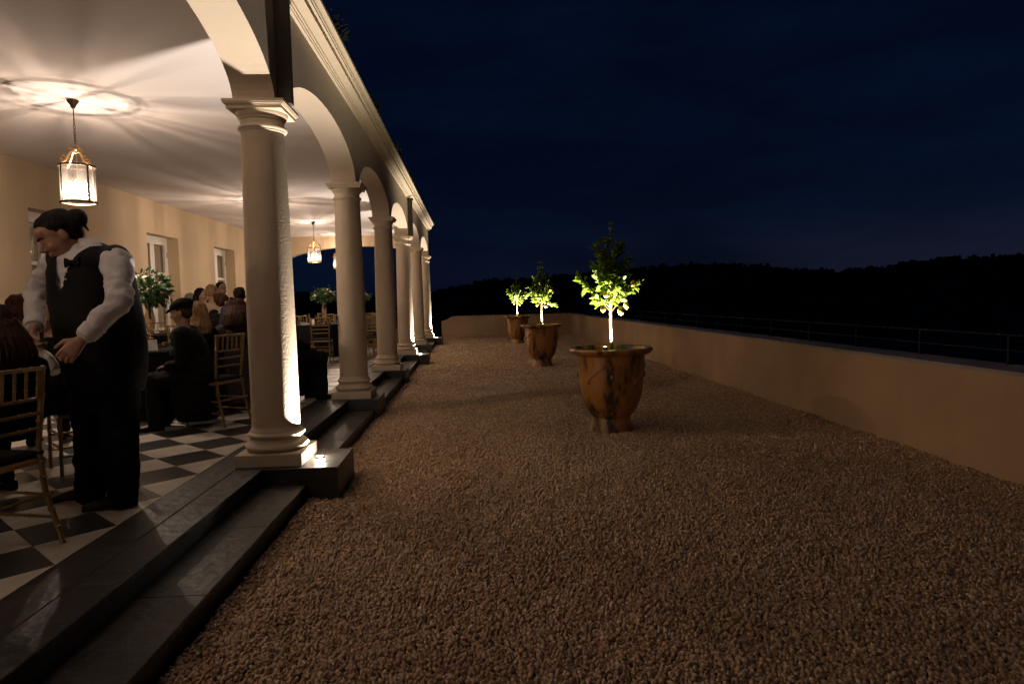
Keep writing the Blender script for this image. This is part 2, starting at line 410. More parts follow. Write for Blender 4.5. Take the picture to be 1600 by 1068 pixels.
for y0, y1, sp, sz in ((1.6, 6.0, .0152, .0096), (6.0, 12, .0185, .0118), (12, 20, .030, .019), (20, 29, .042, .026)):
    x, y = gravel_pts(y0, y1, sp); PX.append(x); PY.append(y); PS.append(rng.uniform(.62, 1.32, x.size) * sz)
    if y0 < 13:
        k = rng.random(x.size) < .30
        PX.append(x[k] + .007); PY.append(y[k] + .006); PS.append(-rng.uniform(.8, 1.25, k.sum()) * sz)
PX = np.concatenate(PX); PY = np.concatenate(PY); PS = np.concatenate(PS)
PZ = np.array([gz(a, b) for a, b in zip(PX, PY)]) + np.where(PS < 0, .009, -.003) + rng.uniform(-.003, .004, PX.size)
PS = abs(PS)
me = bpy.data.meshes.new('gravel'); me.vertices.add(len(PX)); me.vertices.foreach_set('co', np.stack([PX, PY, PZ], 1).ravel())
at1 = me.attributes.new('psize', 'FLOAT', 'POINT'); at1.data.foreach_set('value', PS.astype(np.float32))
me.materials.append(M_peb)
grav = bpy.data.objects.new('gravel', me); C.objects.link(grav); tag(grav, 'bed of rounded tan pebbles between the steps and the parapet wall', 'gravel', kind='stuff')
ng = bpy.data.node_groups.new('scatter_pebbles', 'GeometryNodeTree')
ng.interface.new_socket('Geometry', in_out='INPUT', socket_type='NodeSocketGeometry'); ng.interface.new_socket('Geometry', in_out='OUTPUT', socket_type='NodeSocketGeometry')
gi = ng.nodes.new('NodeGroupInput'); go = ng.nodes.new('NodeGroupOutput'); iop = ng.nodes.new('GeometryNodeInstanceOnPoints')
ci = ng.nodes.new('GeometryNodeCollectionInfo'); ci.inputs['Collection'].default_value = pebs; ci.inputs['Separate Children'].default_value = True
rv = ng.nodes.new('FunctionNodeRandomValue'); rv.data_type = 'FLOAT_VECTOR'; rv.inputs['Min'].default_value = (-.7, -.7, 0); rv.inputs['Max'].default_value = (.7, .7, 6.28)
na = ng.nodes.new('GeometryNodeInputNamedAttribute'); na.data_type = 'FLOAT'; na.inputs['Name'].default_value = 'psize'
iop.inputs['Pick Instance'].default_value = True
ng.links.new(gi.outputs[0], iop.inputs['Points']); ng.links.new(ci.outputs[0], iop.inputs['Instance']); ng.links.new(rv.outputs[0], iop.inputs['Rotation'])
ng.links.new(na.outputs[0], iop.inputs['Scale']); ng.links.new(iop.outputs[0], go.inputs[0])
gm = grav.modifiers.new('scatter', 'NODES'); gm.node_group = ng

# ------------------------------------------------------------------ terrace floor
fl = MB().box((-7.4, YST - 2, -.06), (-1.72, YEND, FZ - .02)).build('terrace_floor', M_granite2, smooth=False); tag(fl, kind='structure')
u_, XT, YT = .2983, -2.1745, 3.4643
def tile_mesh(w, m, half=False):
    e = .0015; a = u_ - e
    if half: poly = [(0 - e * .5, -a), (0 - e * .5, a), (-a, 0)]
    else: poly = [(a, 0), (0, a), (-a, 0), (0, -a)]
    n = len(poly); z0, z1 = -.02, 0; b = .0025
    pin = [(x * (1 - b / .3), y * (1 - b / .3)) for x, y in poly] if not half else [(x - b * .4 if x > -.1 else x + b, y * (1 - b * 3)) for x, y in poly]
    v = [(x, y, z0) for x, y in poly] + [(x, y, z1 - .0015) for x, y in poly] + [(x, y, z1) for x, y in pin]
    f = [(i, (i + 1) % n, (i + 1) % n + n, i + n) for i in range(n)] + [(i + n, (i + 1) % n + n, (i + 1) % n + 2 * n, i + 2 * n) for i in range(n)] + [tuple(range(2 * n, 3 * n))]
    k = MB(); k.add(v, f); return k
tl = tile_mesh(0, 0); th_ = tile_mesh(0, 0, True)
me_l = tl.mesh('tile', M_tile_l, False); me_d = tl.mesh('tile', M_tile_d, False); me_h = th_.mesh('tile', M_tile_l, False)
cells = []
mmax = int((XT - BX) / u_) + 1
for m_ in range(0, mmax + 1):
    for j in range(-44, 72):
        if (m_ + j) % 2: 
            x = XT - u_ * m_; y = YT + u_ * j
            if x - u_ * .99 < BX or y > YEND - .3 or y < YST - 1.5: continue
            cells.append((x, y, m_))
def seen(x, y):
    d = Vector((x, y, FZ)) - CAM; z = d.dot(CF)
    if z < .2: return 9e9
    px = 800 + F_PX * d.dot(CR) / z; py = 534 - F_PX * d.dot(CU) / z
    return math.hypot(x, y) if -40 < px < 760 and py < 1110 else 1000 + math.hypot(x, y)
cells.sort(key=lambda c: seen(c[0], c[1]))
rest = [MB(), MB()]
for i, (x, y, m_) in enumerate(cells):
    dz = random.uniform(-.0008, .0008)
    if i < 296 and seen(x, y) < 1000:
        inst('tile', me_h if m_ == 0 else (me_d if m_ % 2 else me_l), fl, (x, y, FZ + dz))
    else:
        k = th_ if m_ == 0 else tl
        rest[m_ % 2].add([(a + x, b + y, c + FZ + dz) for a, b, c in k.v], k.f)
tag(rest[0].build('pale_tiles', M_tile_l, fl, smooth=False), kind='stuff')
tag(rest[1].build('black_tiles', M_tile_d, fl, smooth=False), kind='stuff')
MB().box((BX, YST - 2, FZ - .021), (BX + .02 + (XT - BX) % u_ + u_, YEND, FZ - .001)).build('wall_border', M_granite, fl, smooth=False)
# edging slabs: two rows
SL = SP / 3
def slab(name, x0, x1, y0, y1, z0, z1, parent, m=M_granite):
    return MB().box((x0 + .0015, y0 + .0015, z0), (x1 - .0015, y1 - .0015, z1 + random.uniform(-.001, .001)), .004).build(name, m, parent, smooth=False)
ys = COL0 - SP * 3 - SL * .5
k = 0
while ys + SL * k < YEND:
    y0 = ys + SL * k
    slab('edging_slab', -2.173, -1.92, y0, min(y0 + SL, YEND), FZ - .03, FZ, fl)
    slab('edging_slab', -1.92, -1.70, y0 + SL * .5, min(y0 + SL * 1.5, YEND), FZ - .03, FZ, fl)
    k += 1
# lower step
st = MB().box((-1.73, YST - 2, -.06), (-1.375, YEND, .088)).build('terrace_steps', M_granite2, smooth=False); tag(st, kind='structure')
for n in range(-3, 5):
    ya, yb = CY(n) + .345, CY(n + 1) - .345
    for q in range(3):
        slab('step_tread', -1.718, -1.36, ya + (yb - ya) * q / 3, ya + (yb - ya) * (q + 1) / 3, .090, .12, st)
for n in NCOL:
    nm = MB().box((-1.73, CY(n) - .345, -.06), (blk(n), CY(n) + .345, FZ - .001), .004).build('granite_block', M_granite, st, smooth=False)

# ------------------------------------------------------------------ the villa
villa = thing('villa', 'cream rendered villa with an arcade of round columns and a lit covered terrace', 'building')
def arc(y, yc, hs=1.70, zs=3.175, rise=.505):
    t = (y - yc) / hs
    return zs + rise * math.sqrt(max(0, 1 - t * t))
ZT = 4.13
aw = MB()
for n in range(-3, 5):
    yc = (CY(n) + CY(n + 1)) / 2; K = 40
    yy = [yc - 1.70 * math.cos(PI * i / K) for i in range(K + 1)]
    for a, b in zip(yy, yy[1:]):
        za, zb = arc(a, yc), arc(b, yc)
        v = [(XO, a, za), (XO, b, zb), (XO, b, ZT), (XO, a, ZT), (XI, a, za), (XI, b, zb), (XI, b, ZT), (XI, a, ZT)]
        aw.add(v, [(0, 1, 2, 3), (4, 7, 6, 5), (0, 4, 5, 1)])
for n in range(-3, 6):
    a, b = CY(n) - SP / 2 + 1.70, CY(n) + SP / 2 - 1.70
    a = a if n > -3 else YST - 2; b = b if n < 5 else YEND
    v = [(XO, a, 3.175), (XO, b, 3.175), (XO, b, ZT), (XO, a, ZT), (XI, a, 3.175), (XI, b, 3.175), (XI, b, ZT), (XI, a, ZT)]
    aw.add(v, [(0, 1, 2, 3), (4, 7, 6, 5), (0, 4, 5, 1), (1, 5, 6, 2), (0, 3, 7, 4)])
aw.build('arcade_wall', M_arcade, villa, angle=30)
# cornice
prof = [(0, 4.105), (.03, 4.105), (.03, 4.118), (.042, 4.122), (.046, 4.138), (.058, 4.142), (.064, 4.158), (.072, 4.162), (.125, 4.178), (.145, 4.182), (.145, 4.218),
        (.135, 4.220), (.135, 4.236), (.168, 4.240), (.168, 4.262), (.176, 4.266), (.182, 4.286), (.205, 4.308), (.22, 4.314), (.22, 4.345), (0, 4.345)]
cn = MB(); cn.prism([(XO + a, z) for a, z in prof], YST - 2, YEND + .02)
cn.build('cornice', M_mould, villa, angle=25)
MB().box((BX - .4, YST - 2, 4.135), (XO - .002, YEND + .02, 4.36)).build('roof', M_arcade, villa, smooth=False)
MB().box((BX - .002, YST - 2, CEIL), (XI + .002, YEND - .3, 4.133)).build('ceiling', M_ceil, villa, smooth=False)
MB().box((BX + .0, YST - 2.3, FZ), (XI, YST - 2, CEIL)).build('near_end_wall', M_wall, villa, smooth=False)
# rear wall with door openings
doors = [(4.35, 5.92), (8.0, 9.57), (11.13, 12.70), (15.0, 16.555), (18.78, 20.34)]
dz = 3.205
rw = MB(); y = YST - 2.3
for a, b in doors + [(YEND, YEND)]:
    rw.box((BX - .45, y, FZ - .02), (BX, a, CEIL + .2)); y = b
    if b > a: rw.box((BX - .45, a, dz), (BX, b, CEIL + .2))
rw.build('rear_wall', M_wall, villa, smooth=False)
rec = .27
for a, b in doors:
    d = group_empty('door', villa)
    fr = MB(); x0, x1 = BX - rec - .06, BX - rec
    fr.box((x0, a, FZ), (x1, a + .05, dz)); fr.box((x0, b - .05, FZ), (x1, b, dz)); fr.box((x0, a + .05, dz - .055), (x1, b - .05, dz))
    fr.build('door_frame', M_white, d, smooth=False)
    mid = (a + b) / 2; lw = (b - a) / 2 - .05
    for s_ in (0, 1):
        ya = a + .052 if s_ == 0 else mid + .002; yb = mid - .002 if s_ == 0 else b - .052
        lf_ = MB(); xa, xb = x0 + .01, x1 + .006
        lf_.box((xa, ya, FZ + .01), (xb, ya + .105, dz - .058)); lf_.box((xa, yb - .105, FZ + .01), (xb, yb, dz - .058))
        for z0, z1 in ((FZ + .01, FZ + .30), (1.02, 1.09), (1.70, 1.76), (2.32, 2.385), (dz - .175, dz - .058)):
            lf_.box((xa, ya + .105, z0), (xb, yb - .105, z1))
        lf_.build('door_leaf', M_white, d, smooth=False)
        for z0, z1 in ((FZ + .30, 1.02), (1.09, 1.70), (1.76, 2.32), (2.385, dz - .175)):
            MB().add([(xa + .022, ya + .105, z0), (xa + .022, yb - .105, z0), (xa + .022, yb - .105, z1), (xa + .022, ya + .105, z1)], [(0, 1, 2, 3)]).build('pane', M_pane, d, smooth=False)
        # gathered curtain behind the glass
        cv = []; cf = []; K = 60
        for i in range(K + 1):
            yy = ya + .02 + (yb - ya - .04) * i / K; xx = xa - .05 + .012 * math.sin(i * 1.35) + .006 * math.sin(i * .6)
            cv += [(xx, yy, FZ), (xx, yy, dz - .1)]
        for i in range(K): cf.append((2 * i, 2 * i + 2, 2 * i + 3, 2 * i + 1))
        MB().add(cv, cf).build('curtain', M_curtain, d)
    for zz in (2.75, 1.4): MB().box((x1 - .002, b - .062, zz), (x1 + .012, b - .042, zz + .12)).build('hinge', M_iron, d, smooth=False)
    MB().box((x0 - .5, a, FZ), (x0 - .45, b, dz)).build('room_backing', M_granite2, d, smooth=False)
# end wall with one wide depressed arch
ew = MB(); K = 48; xc, al, ar, zs, rise = -4.0, 2.85, 2.03, 2.78, .80
pts_ = []
for i in range(K + 1):
    x = xc - al * math.cos(PI * i / K) if i <= K / 2 else xc - ar * math.cos(PI * i / K)
    if i <= K / 2: t = (xc - x) / al; z = zs + rise * math.sqrt(max(0, 1 - t * t))
    else: t = (x - xc) / ar; z = zs + .0 + rise * max(0, 1 - t ** 2.7) ** (1 / 2.7)
    pts_.append((x, z))
ya, yb = YEND - .33, YEND
for (xa, za), (xb, zb) in zip(pts_, pts_[1:]):
    v = [(xa, ya, za), (xb, ya, zb), (xb, ya, ZT), (xa, ya, ZT), (xa, yb, za), (xb, yb, zb), (xb, yb, ZT), (xa, yb, ZT)]
    ew.add(v, [(3, 2, 1, 0), (4, 5, 6, 7), (0, 1, 5, 4)])
ew.box((BX, ya, FZ), (xc - al, yb, ZT)); ew.box((xc + ar, ya + .002, 3.175), (XI + .002, yb - .002, ZT))
ew.build('end_wall', M_wall, villa, angle=30)
# columns
RB, RT = .192, .170
pl_m = MB().box((-.265, -.265, 0), (.265, .265, .100), .006).mesh('plinth', M_mould, False)
bp_ = [(.24, 0)] + [(.222 + .036 * math.sin(PI * t / 8), .004 + .072 * t / 8) for t in range(9)] + [(.222, .080), (.210, .090), (.208, .104), (.214, .110)] + \
      [(.207 + .024 * math.sin(PI * t / 6), .112 + .044 * t / 6) for t in range(7)] + [(.206, .160), (.206, .168), (.196, .182), (RB, .200)]
ba_m = MB().lathe(bp_, n=64).mesh('column_base', M_mould, True, 25)
H0, H1 = .300, 2.700
sp_ = []
for i in range(25):
    t = i / 24; r = RB - (RB - RT) * (max(0, t - .25) / .75) ** 1.5
    sp_.append((r, H0 + (H1 - H0) * t))
sh_m = MB().lathe(sp_, n=64, cap=False).mesh('shaft', M_col, True, 60)
cp = [(RT, 2.699), (RT + .004, 2.705), (RT + .010, 2.708), (RT + .010, 2.716), (RT + .022, 2.722), (RT + .026, 2.732), (RT + .022, 2.743), (RT + .006, 2.747), (RT, 2.752),
      (RT, 2.795), (RT + .004, 2.800), (RT + .010, 2.803), (RT + .012, 2.812), (RT + .022, 2.822), (RT + .031, 2.838), (RT + .035, 2.850), (RT + .035, 2.858)]
cap_m = MB().lathe(cp, n=64); hw = .226
for (w, z0, z1) in ((hw - .012, 2.856, 2.883), (hw - .004, 2.883, 2.890), (hw + .006, 2.890, 2.902), (hw + .012, 2.902, 2.909), (hw + .012, 2.909, 2.925)):
    cap_m.box((-w, -w, z0), (w, w, z1))
cap_m = cap_m.mesh('capital', M_mould, True, 25)
def rot4(me): return me
for n in NCOL:
    c = group_empty('column', villa, (COLX, CY(n) - (.07 if n == -1 else 0), FZ))
    inst('plinth', pl_m, c); inst('column_base', ba_m, c, (0, 0, .1)); inst('shaft', sh_m, c); inst('capital', cap_m, c)
# downpipes above the capitals at the lit columns
M_pipe = mat('brown_pipe_paint', (.075, .058, .048), .6)
for n in (-3, 0, 3):
    y0 = CY(n) - .085
    p = MB().box((XO + .001, y0, 3.178), (XO + .115, y0 + .075, 4.06)); p.build('downpipe', M_pipe, villa, smooth=False)
    MB().box((XO + .001, y0 - .02, 4.06), (XO + .135, y0 + .095, 4.10)).build('pipe_hopper', M_bronze, villa, smooth=False)

# uplights on the blocks
def uplight(n, label):
    t = thing('uplight', label, 'light fixture', (-1.335, CY(n) + .02, FZ), 0, 'uplights at the foot of the columns')
    MB().lathe([(.036, 0), (.038, .003), (.038, .007), (.028, .008)], n=20).build('bezel', M_iron, t)
    MB().lathe([(.026, .0082), (.026, .0095)], n=20).build('lens', M_lens, t)
    ld = bpy.data.lights.new('uplight_beam', 'SPOT'); ld.energy = UP_W; ld.color = (1, .89, .76); ld.spot_size = math.radians(100); ld.spot_blend = .7; ld.shadow_soft_size = .018
    lo = bpy.data.objects.new('uplight_beam', ld); C.objects.link(lo); lo.parent = t; lo.location = (0, 0, .022); lo.rotation_euler = (PI, math.radians(-4), 0)
    gd = bpy.data.lights.new('uplight_spill', 'POINT'); gd.energy = 9; gd.color = (1, .88, .70); gd.shadow_soft_size = .012
    go_ = bpy.data.objects.new('uplight_spill', gd); C.objects.link(go_); go_.parent = t; go_.location = (0, 0, .035)
UP_W = 760
uplight(-3, 'round uplight at the foot of a column behind the camera')
uplight(0, 'round uplight on the dark stone block of the nearest column')
uplight(3, 'round uplight beside the fourth column along the steps')
uplight(5, 'round uplight beside the corner column farthest away')

# ------------------------------------------------------------------ parapet, railing
pw = thing('parapet_wall', 'low ochre rendered parapet wall along the right side of the gravel', 'wall')
MB().box((WX, YG0, -.06), (WX + .42, YG1 + .0, .852)).build('wall_face', M_parapet, pw, smooth=False)
yy = YG0
while yy < YG1:
    y1 = min(yy + 1.18, YG1)
    MB().box((WX - .001, yy + .002, .852), (WX + .43, y1 - .002, .882 + random.uniform(-.001, .001)), .004).build('coping', M_coping, pw, smooth=False); yy = y1
rl = thing('metal_railing', 'thin black metal railing standing on the right parapet wall', 'railing')
for i in range(-6, 20):
    y = 5.5 + 1.15 * i
    MB().box((WX + .355, y - .012, .882), (WX + .379, y + .012, 1.135)).build('post', M_iron, rl, smooth=False)
MB().box((WX + .345, -1.4, 1.135), (WX + .39, 27.4, 1.150)).build('top_rail', M_iron, rl, smooth=False)
MB().box((WX + .362, -1.4, 1.000), (WX + .372, 27.4, 1.012)).build('middle_rail', M_iron, rl, smooth=False)
ew2 = thing('court_end_wall', 'low rendered wall with a curved step closing the far end of the gravel', 'wall')
poly = [(-1.36, -.06), (WX + .42, -.06), (WX + .42, .90), (-.75, .90), (-.85, .895), (-.95, .86), (-1.05, .80), (-1.15, .75), (-1.25, .715), (-1.36, .70)]
MB().prism([(a, b) for a, b in poly][::-1], YG1, YG1 + .3).build('wall_face', M_parapet, ew2, angle=20)

# ------------------------------------------------------------------ lanterns
def make_lantern():
    t = thing('hanging_lantern', '', 'lantern')
    R_, HG = .182, .41
    zc = CEIL - FZ  # set relative to floor: origin at floor below
    z0 = 2.775 - FZ; z1 = z0 + HG
    MB().lathe([(.012, zc - .095), (.022, zc - .085), (.030, zc - .06), (.052, zc - .03), (.060, zc - .012), (.062, zc)], n=20).build('canopy', M_bronze, t)
    MB().tube([(0, 0, zc - .09), (0, 0, zc - .25)], .006).build('rod', M_bronze, t)
    ch = MB(); zz = zc - .25; k = 0
    while zz > z1 + .235:
        L_ = .034; pts_ = []
        for q in range(13):
            a = 2 * PI * q / 12; x = .011 * math.cos(a); z = zz - L_ / 2 - .004 + .021 * math.sin(a)
            pts_.append((x, 0, z) if k % 2 else (0, x, z))
        ch.tube(pts_, .0035, 5); zz -= L_; k += 1
    ch.build('chain', M_bronze, t)
    rg = MB()
    for q in range(17): pass
    rg.tube([(.024 * math.cos(2 * PI * q / 16), 0, z1 + .215 + .024 * math.sin(2 * PI * q / 16)) for q in range(17)], .007, 6)
    rg.ell((0, 0, z1 + .185), (.03, .03, .014)); rg.ell((0, 0, z1 + .16), (.016, .016, .02))
    rg.build('hanging_ring', M_brass, t)
    for q in range(4):
        a = PI / 4 + q * PI / 2 + .3; ca, sa = math.cos(a), math.sin(a)
        prof_ = [(R_ - .012, z1 + .004), (R_ - .025, z1 + .03), (R_ - .055, z1 + .05), (R_ - .075, z1 + .085), (R_ - .105, z1 + .125), (.055, z1 + .158), (.02, z1 + .172)]
        s_ = MB(); s_.tube([(r * ca, r * sa, z) for r, z in prof_], [.010, .014, .016, .014, .012, .011, .010], 7)
        for (rc, zc_, rad) in ((R_ - .022, z1 + .048, .017), (R_ - .045, z1 + .085, .020), (.060, z1 + .182, .018)):
            s_.tube([((rc + rad * (1 - i / 16) * math.cos(i * .62)) * ca, (rc + rad * (1 - i / 16) * math.cos(i * .62)) * sa, zc_ + rad * (1 - i / 16) * math.sin(i * .62)) for i in range(14)], .0075, 5)
        s_.build('scroll', M_brass, t)
        MB().box((-.007, -.007, z0), (.007, .007, z1)).build('upright', M_bronze, t, smooth=False, loc=(R_ * ca, R_ * sa, 0))
    for z in (z0, z1):
        MB().lathe([(R_ - .014, z - .010), (R_ + .008, z - .010), (R_ + .010, z), (R_ + .008, z + .010), (R_ - .014, z + .010), (R_ - .014, z - .010)], n=40, cap=False).build('rim', M_bronze, t)
    MB().lathe([(R_ - .006, z0 + .01), (R_ - .006, z1 - .01)], n=40, cap=False).build('glass', M_lglass, t)
    cl = MB(); cl.tube([(0, 0, z0 + .10), (0, 0, z1 + .17)], .006); cl.ell((0, 0, z0 + .10), (.02, .02, .02))
    cl.build('stem', M_brass, t)
    for q in range(4):
        a = q * PI / 2 + .25; ca, sa = math.cos(a), math.sin(a); r = .075
        MB().tube([(0, 0, z0 + .10), (.04 * ca, .04 * sa, z0 + .075), (r * ca, r * sa, z0 + .10)], .005, 6).build('arm', M_brass, t)
        cnd = MB().lathe([(.018, 0), (.018, .004), (.011, .006), (.011, .08), (.006, .082)], (r * ca, r * sa, z0 + .10), 12).build('candle_tube', M_candle, t)
        MB().lathe([(.006, 0), (.014, .014), (.016, .026), (.010, .05), (.002, .068)], (r * ca, r * sa, z0 + .183), 12).build('bulb', M_bulb, t)
    return t
LAMP_W = 38
def lamp_light(t, k=1):
    for q, (x, y, z, e) in enumerate(((.022, .012, .15, 1.0), (-.024, .010, .13, .9), (.105, 0, .10, .6), (-.05, .09, .10, .6), (-.05, -.09, .10, .6))):
        ld = bpy.data.lights.new('lantern_glow', 'POINT'); ld.energy = LAMP_W * k * e; ld.color = WARM; ld.shadow_soft_size = .004
        lo = bpy.data.objects.new('lantern_glow', ld); C.objects.link(lo); lo.parent = t; lo.location = (x, y, 2.775 - FZ + z)
lan = make_lantern()
lspec = [((-4.47, 7.98), 'lantern hanging nearest, above the waiter'), ((-4.75, 15.5), 'second lantern, hidden behind the first column'),
         ((-4.53, 19.66), 'small lit lantern hanging in front of the dark end arch'), ((-4.56, 23.3), 'farthest lantern, half hidden beside the second column'),
         ((-4.47, 2.1), 'lantern hanging over the near end of the terrace, above the camera side'), ((-4.47, -3.8), 'lantern at the near end of the terrace behind the camera')]
lanterns = []
for i, ((x, y), lb) in enumerate(lspec):
    if i == 0: t = lan; t.location = (x, y, FZ); t['label'] = lb
    else: t = dup(lan, (x, y, FZ), .4 * i, lb)
    t['group'] = 'round glass lanterns hanging from the terrace ceiling'; lanterns.append(t)
for t in lanterns: lamp_light(t, .4 if t.location.y < 3 else 1)

# ------------------------------------------------------------------ urns and lemon trees
def make_urn():
    t = thing('glazed_urn', '', 'plant pot')
    prof_ = [(.235, 0), (.248, .01), (.246, .05), (.232, .09), (.218, .13), (.214, .165), (.232, .185), (.262, .225), (.303, .29), (.334, .37), (.358, .47), (.372, .60), (.382, .74), (.391, .86), (.396, .89),
             (.430, .90), (.455, .915), (.478, .935), (.485, .955), (.478, .972), (.455, .980), (.425, .978), (.415, .96), (.41, .93), (.40, .90)]
    m = MB().lathe(prof_, n=72, cap=False)
    m.v = [(x * (1 + .006 * noise.noise(Vector((x * 3, y * 3, z * 3)))), y * (1 + .008 * noise.noise(Vector((y * 3, x * 3, z * 4)))), z) for x, y, z in m.v]
    m.build('urn_body', M_glaze, t)
    for q in range(4):      # swags pinned up under the rim with medallions
        a0 = -2.52 + q * PI / 2
        g_ = MB(); pp = []
        for i in range(21):
            s_ = i / 20; a = a0 + s_ * PI / 2; z = .63 + .165 * math.sin(s_ * PI) ** 1.2
            rz_ = .377 + (z - .60) * .08; pp.append((rz_ * math.cos(a), rz_ * math.sin(a), z))
        g_.tube(pp, .010, 7); g_.build('swag', M_glaze, t)
        md = MB(); md.ell((.372 * math.cos(a0), .372 * math.sin(a0), .61), (.022, .022, .04)); md.build('medallion', M_glaze, t)
        a1 = a0 + PI / 4; md = MB(); md.ell((.374 * math.cos(a1), .374 * math.sin(a1), .66), (.024, .024, .045)); md.build('medallion', M_glaze, t)
    return t
SOILM = MB().lathe([(.001, .0), (.2, .004), (.40, -.01)], n=40, cap=False).mesh('soil', M_soil)
urn = make_urn()
def leaf_geo(L_, w, rr):
    # folded pointed leaf along +x, 6 quads
    st_ = [(0, .08), (.22, .75), (.5, 1), (.78, .7), (1, .04)]
    droop = rr.uniform(.05, .35)
    v = []; f = []
    for s_, k in st_:
        z = -droop * s_ * s_ * L_
        v += [(s_ * L_, -w * k / 2, z + w * .18 * k), (s_ * L_, 0, z), (s_ * L_, w * k / 2, z + w * .18 * k)]
    for i in range(4):
        a = 3 * i; f += [(a, a + 3, a + 4, a + 1), (a + 1, a + 4, a + 5, a + 2)]
    return v, f
def orient(d, roll):
    d = Vector(d).normalized(); h = Vector((0, 0, 1)) if abs(d.z) < .95 else Vector((1, 0, 0))
    s_ = h.cross(d).normalized(); u = d.cross(s_)
    R3 = Matrix((d, s_, u)).transposed(); return R3 @ Matrix.Rotation(roll, 3, 'X')
def lemon_tree(loc, label, seed, H, parts, rad=.30):
    # origin at soil level; trunk to crown base .42, crown up to H
    t = thing('lemon_tree', label, 'tree', loc, 0, 'small lemon trees growing in the urns')
    rr = random.Random(seed)
    tr = MB(); tr.tube([(0, 0, -.05), (.004, .003, .15), (-.005, 0, .30), (0, .005, .46), (.01, 0, .75)], [.022, .019, .017, .019, .012], 10); tr.build('trunk', M_bark, t)
    br = MB(); tips = []
    zb = .42
    nb = 28
    for q in range(nb):
        a = q * 2.4 + rr.uniform(-.3, .3); s_ = q / (nb - 1)
        z0 = zb + .03 + (s_ ** 1.1) * (H - zb) * .50
        # outline: widest low, tapering upwards with a long leader
        ext = rad * (1.0 - .62 * s_) * rr.choice((.55, .8, 1.0, 1.15)) * rr.uniform(.85, 1.1)
        rise = .0 + .32 * rr.random() + .25 * s_
        p0 = Vector((rr.uniform(-.01, .01), 0, z0)); p2 = Vector((ext * math.cos(a), ext * math.sin(a), z0 + rise * ext / .3 + .03))
        p1 = (p0 + p2) / 2 + Vector((0, 0, .03))
        br.tube([p0, p1, p2], [.007, .005, .003], 5); tips.append((p0, p1, p2))
    for q in range(3):
        dx = (.0, -.05, .08)[q]; hh = (H, H * .86, H * .8)[q]
        p0 = Vector((0, 0, .7)); p2 = Vector((dx, rr.uniform(-.04, .04), hh)); p1 = (p0 + p2) / 2 + Vector((dx * .3, 0, 0))
        br.tube([p0, p1, p2], [.008, .006, .003], 5); tips.append((p1, (p1 + p2) / 2, p2))
    br.build('branches', M_bark, t)
    wts = [1.15 - .5 * (i / len(tips)) for i in range(len(tips))]
    for i in range(3): wts[-1 - i] = (.35, .35, .45)[i]
    metas = []
    for q in range(10):
        v, f = leaf_geo(1, rr.uniform(.42, .55), rr); metas.append((v, f, MB().add(v, f).mesh('leaf', M_leaf, True, 180)))
    lv_ = MB(); count = 0
    NL = 520
    for q in range(NL):
        b = rr.choices(tips, wts)[0]; s_ = rr.uniform(.25, 1.05)
        p = b[0].lerp(b[1], s_ * 2) if s_ < .5 else b[1].lerp(b[2], s_ * 2 - 1)
        d = Vector((rr.gauss(0, 1), rr.gauss(0, 1), rr.gauss(.1, .7))) + (b[2] - b[0]).normalized() * .9
        L_ = rr.uniform(.075, .14); R3 = orient(d, rr.uniform(-1.2, 1.2)); v, f, me_ = metas[q % 10]
        p = p + Vector((rr.gauss(0, .014), rr.gauss(0, .014), rr.gauss(0, .012)))
        if parts and count < 290:
            o = bpy.data.objects.new('leaf', me_); C.objects.link(o); o.parent = t
            o.matrix_local = Matrix.Translation(p) @ (R3 * L_).to_4x4(); count += 1
        else: lv_.add([p + R3 @ (Vector(x) * L_) for x in v], f)
    tag(lv_.build('foliage', M_leaf, t, angle=180), kind='stuff')
    for (x, y, z, s_) in [(.085, -.16, .47, .050), (.16, -.10, .53, .042), (-.12, -.15, .50, .040), (.24, -.12, .78, .040), (-.10, -.20, .66, .036)]:
        l = MB(); l.ell((x, y, z), (s_ * .82, s_ * .82, s_), None, 14, 10); l.ell((x, y, z - s_ * .95), (s_ * .22, s_ * .22, s_ * .25)); l.build('lemon', M_lemon, t)
    return t
def tree_lamp(loc, label, e, aim):
    t = thing('tree_spotlight', label, 'light fixture', loc, 0, 'small spotlights lighting the lemon trees')
    MB().lathe([(.020, 0), (.024, .01), (.024, .045), (.018, .047)], n=16).build('lamp_housing', M_plastic, t)
    MB().lathe([(.017, .0472), (.017, .0485)], n=16).build('lens', M_lens, t)
    ld = bpy.data.lights.new('tree_beam', 'SPOT'); ld.energy = e; ld.color = (1, .87, .58); ld.spot_size = math.radians(125); ld.spot_blend = .8; ld.shadow_soft_size = .015
    lo = bpy.data.objects.new('tree_beam', ld); C.objects.link(lo); lo.parent = t; lo.location = (0, 0, .055); lo.rotation_euler = aim.to_track_quat('-Z', 'Y').to_euler()
urns = [((1.60, 7.66), 'large glazed urn nearest the camera, with dark drips and a swag', 0, 1.47, (-.085, -.10)),
        ((1.585, 15.30), 'middle glazed urn standing on the gravel', 1.1, 1.48, (.02, -.12)), ((1.575, 23.55), 'farthest glazed urn, partly behind the middle one', 2.0, 1.50, (-.02, -.12))]
tl_ = ['lemon tree with glowing leaves in the nearest urn', 'lemon tree with sparse dark top in the middle urn', 'smallest lit lemon tree in the farthest urn']
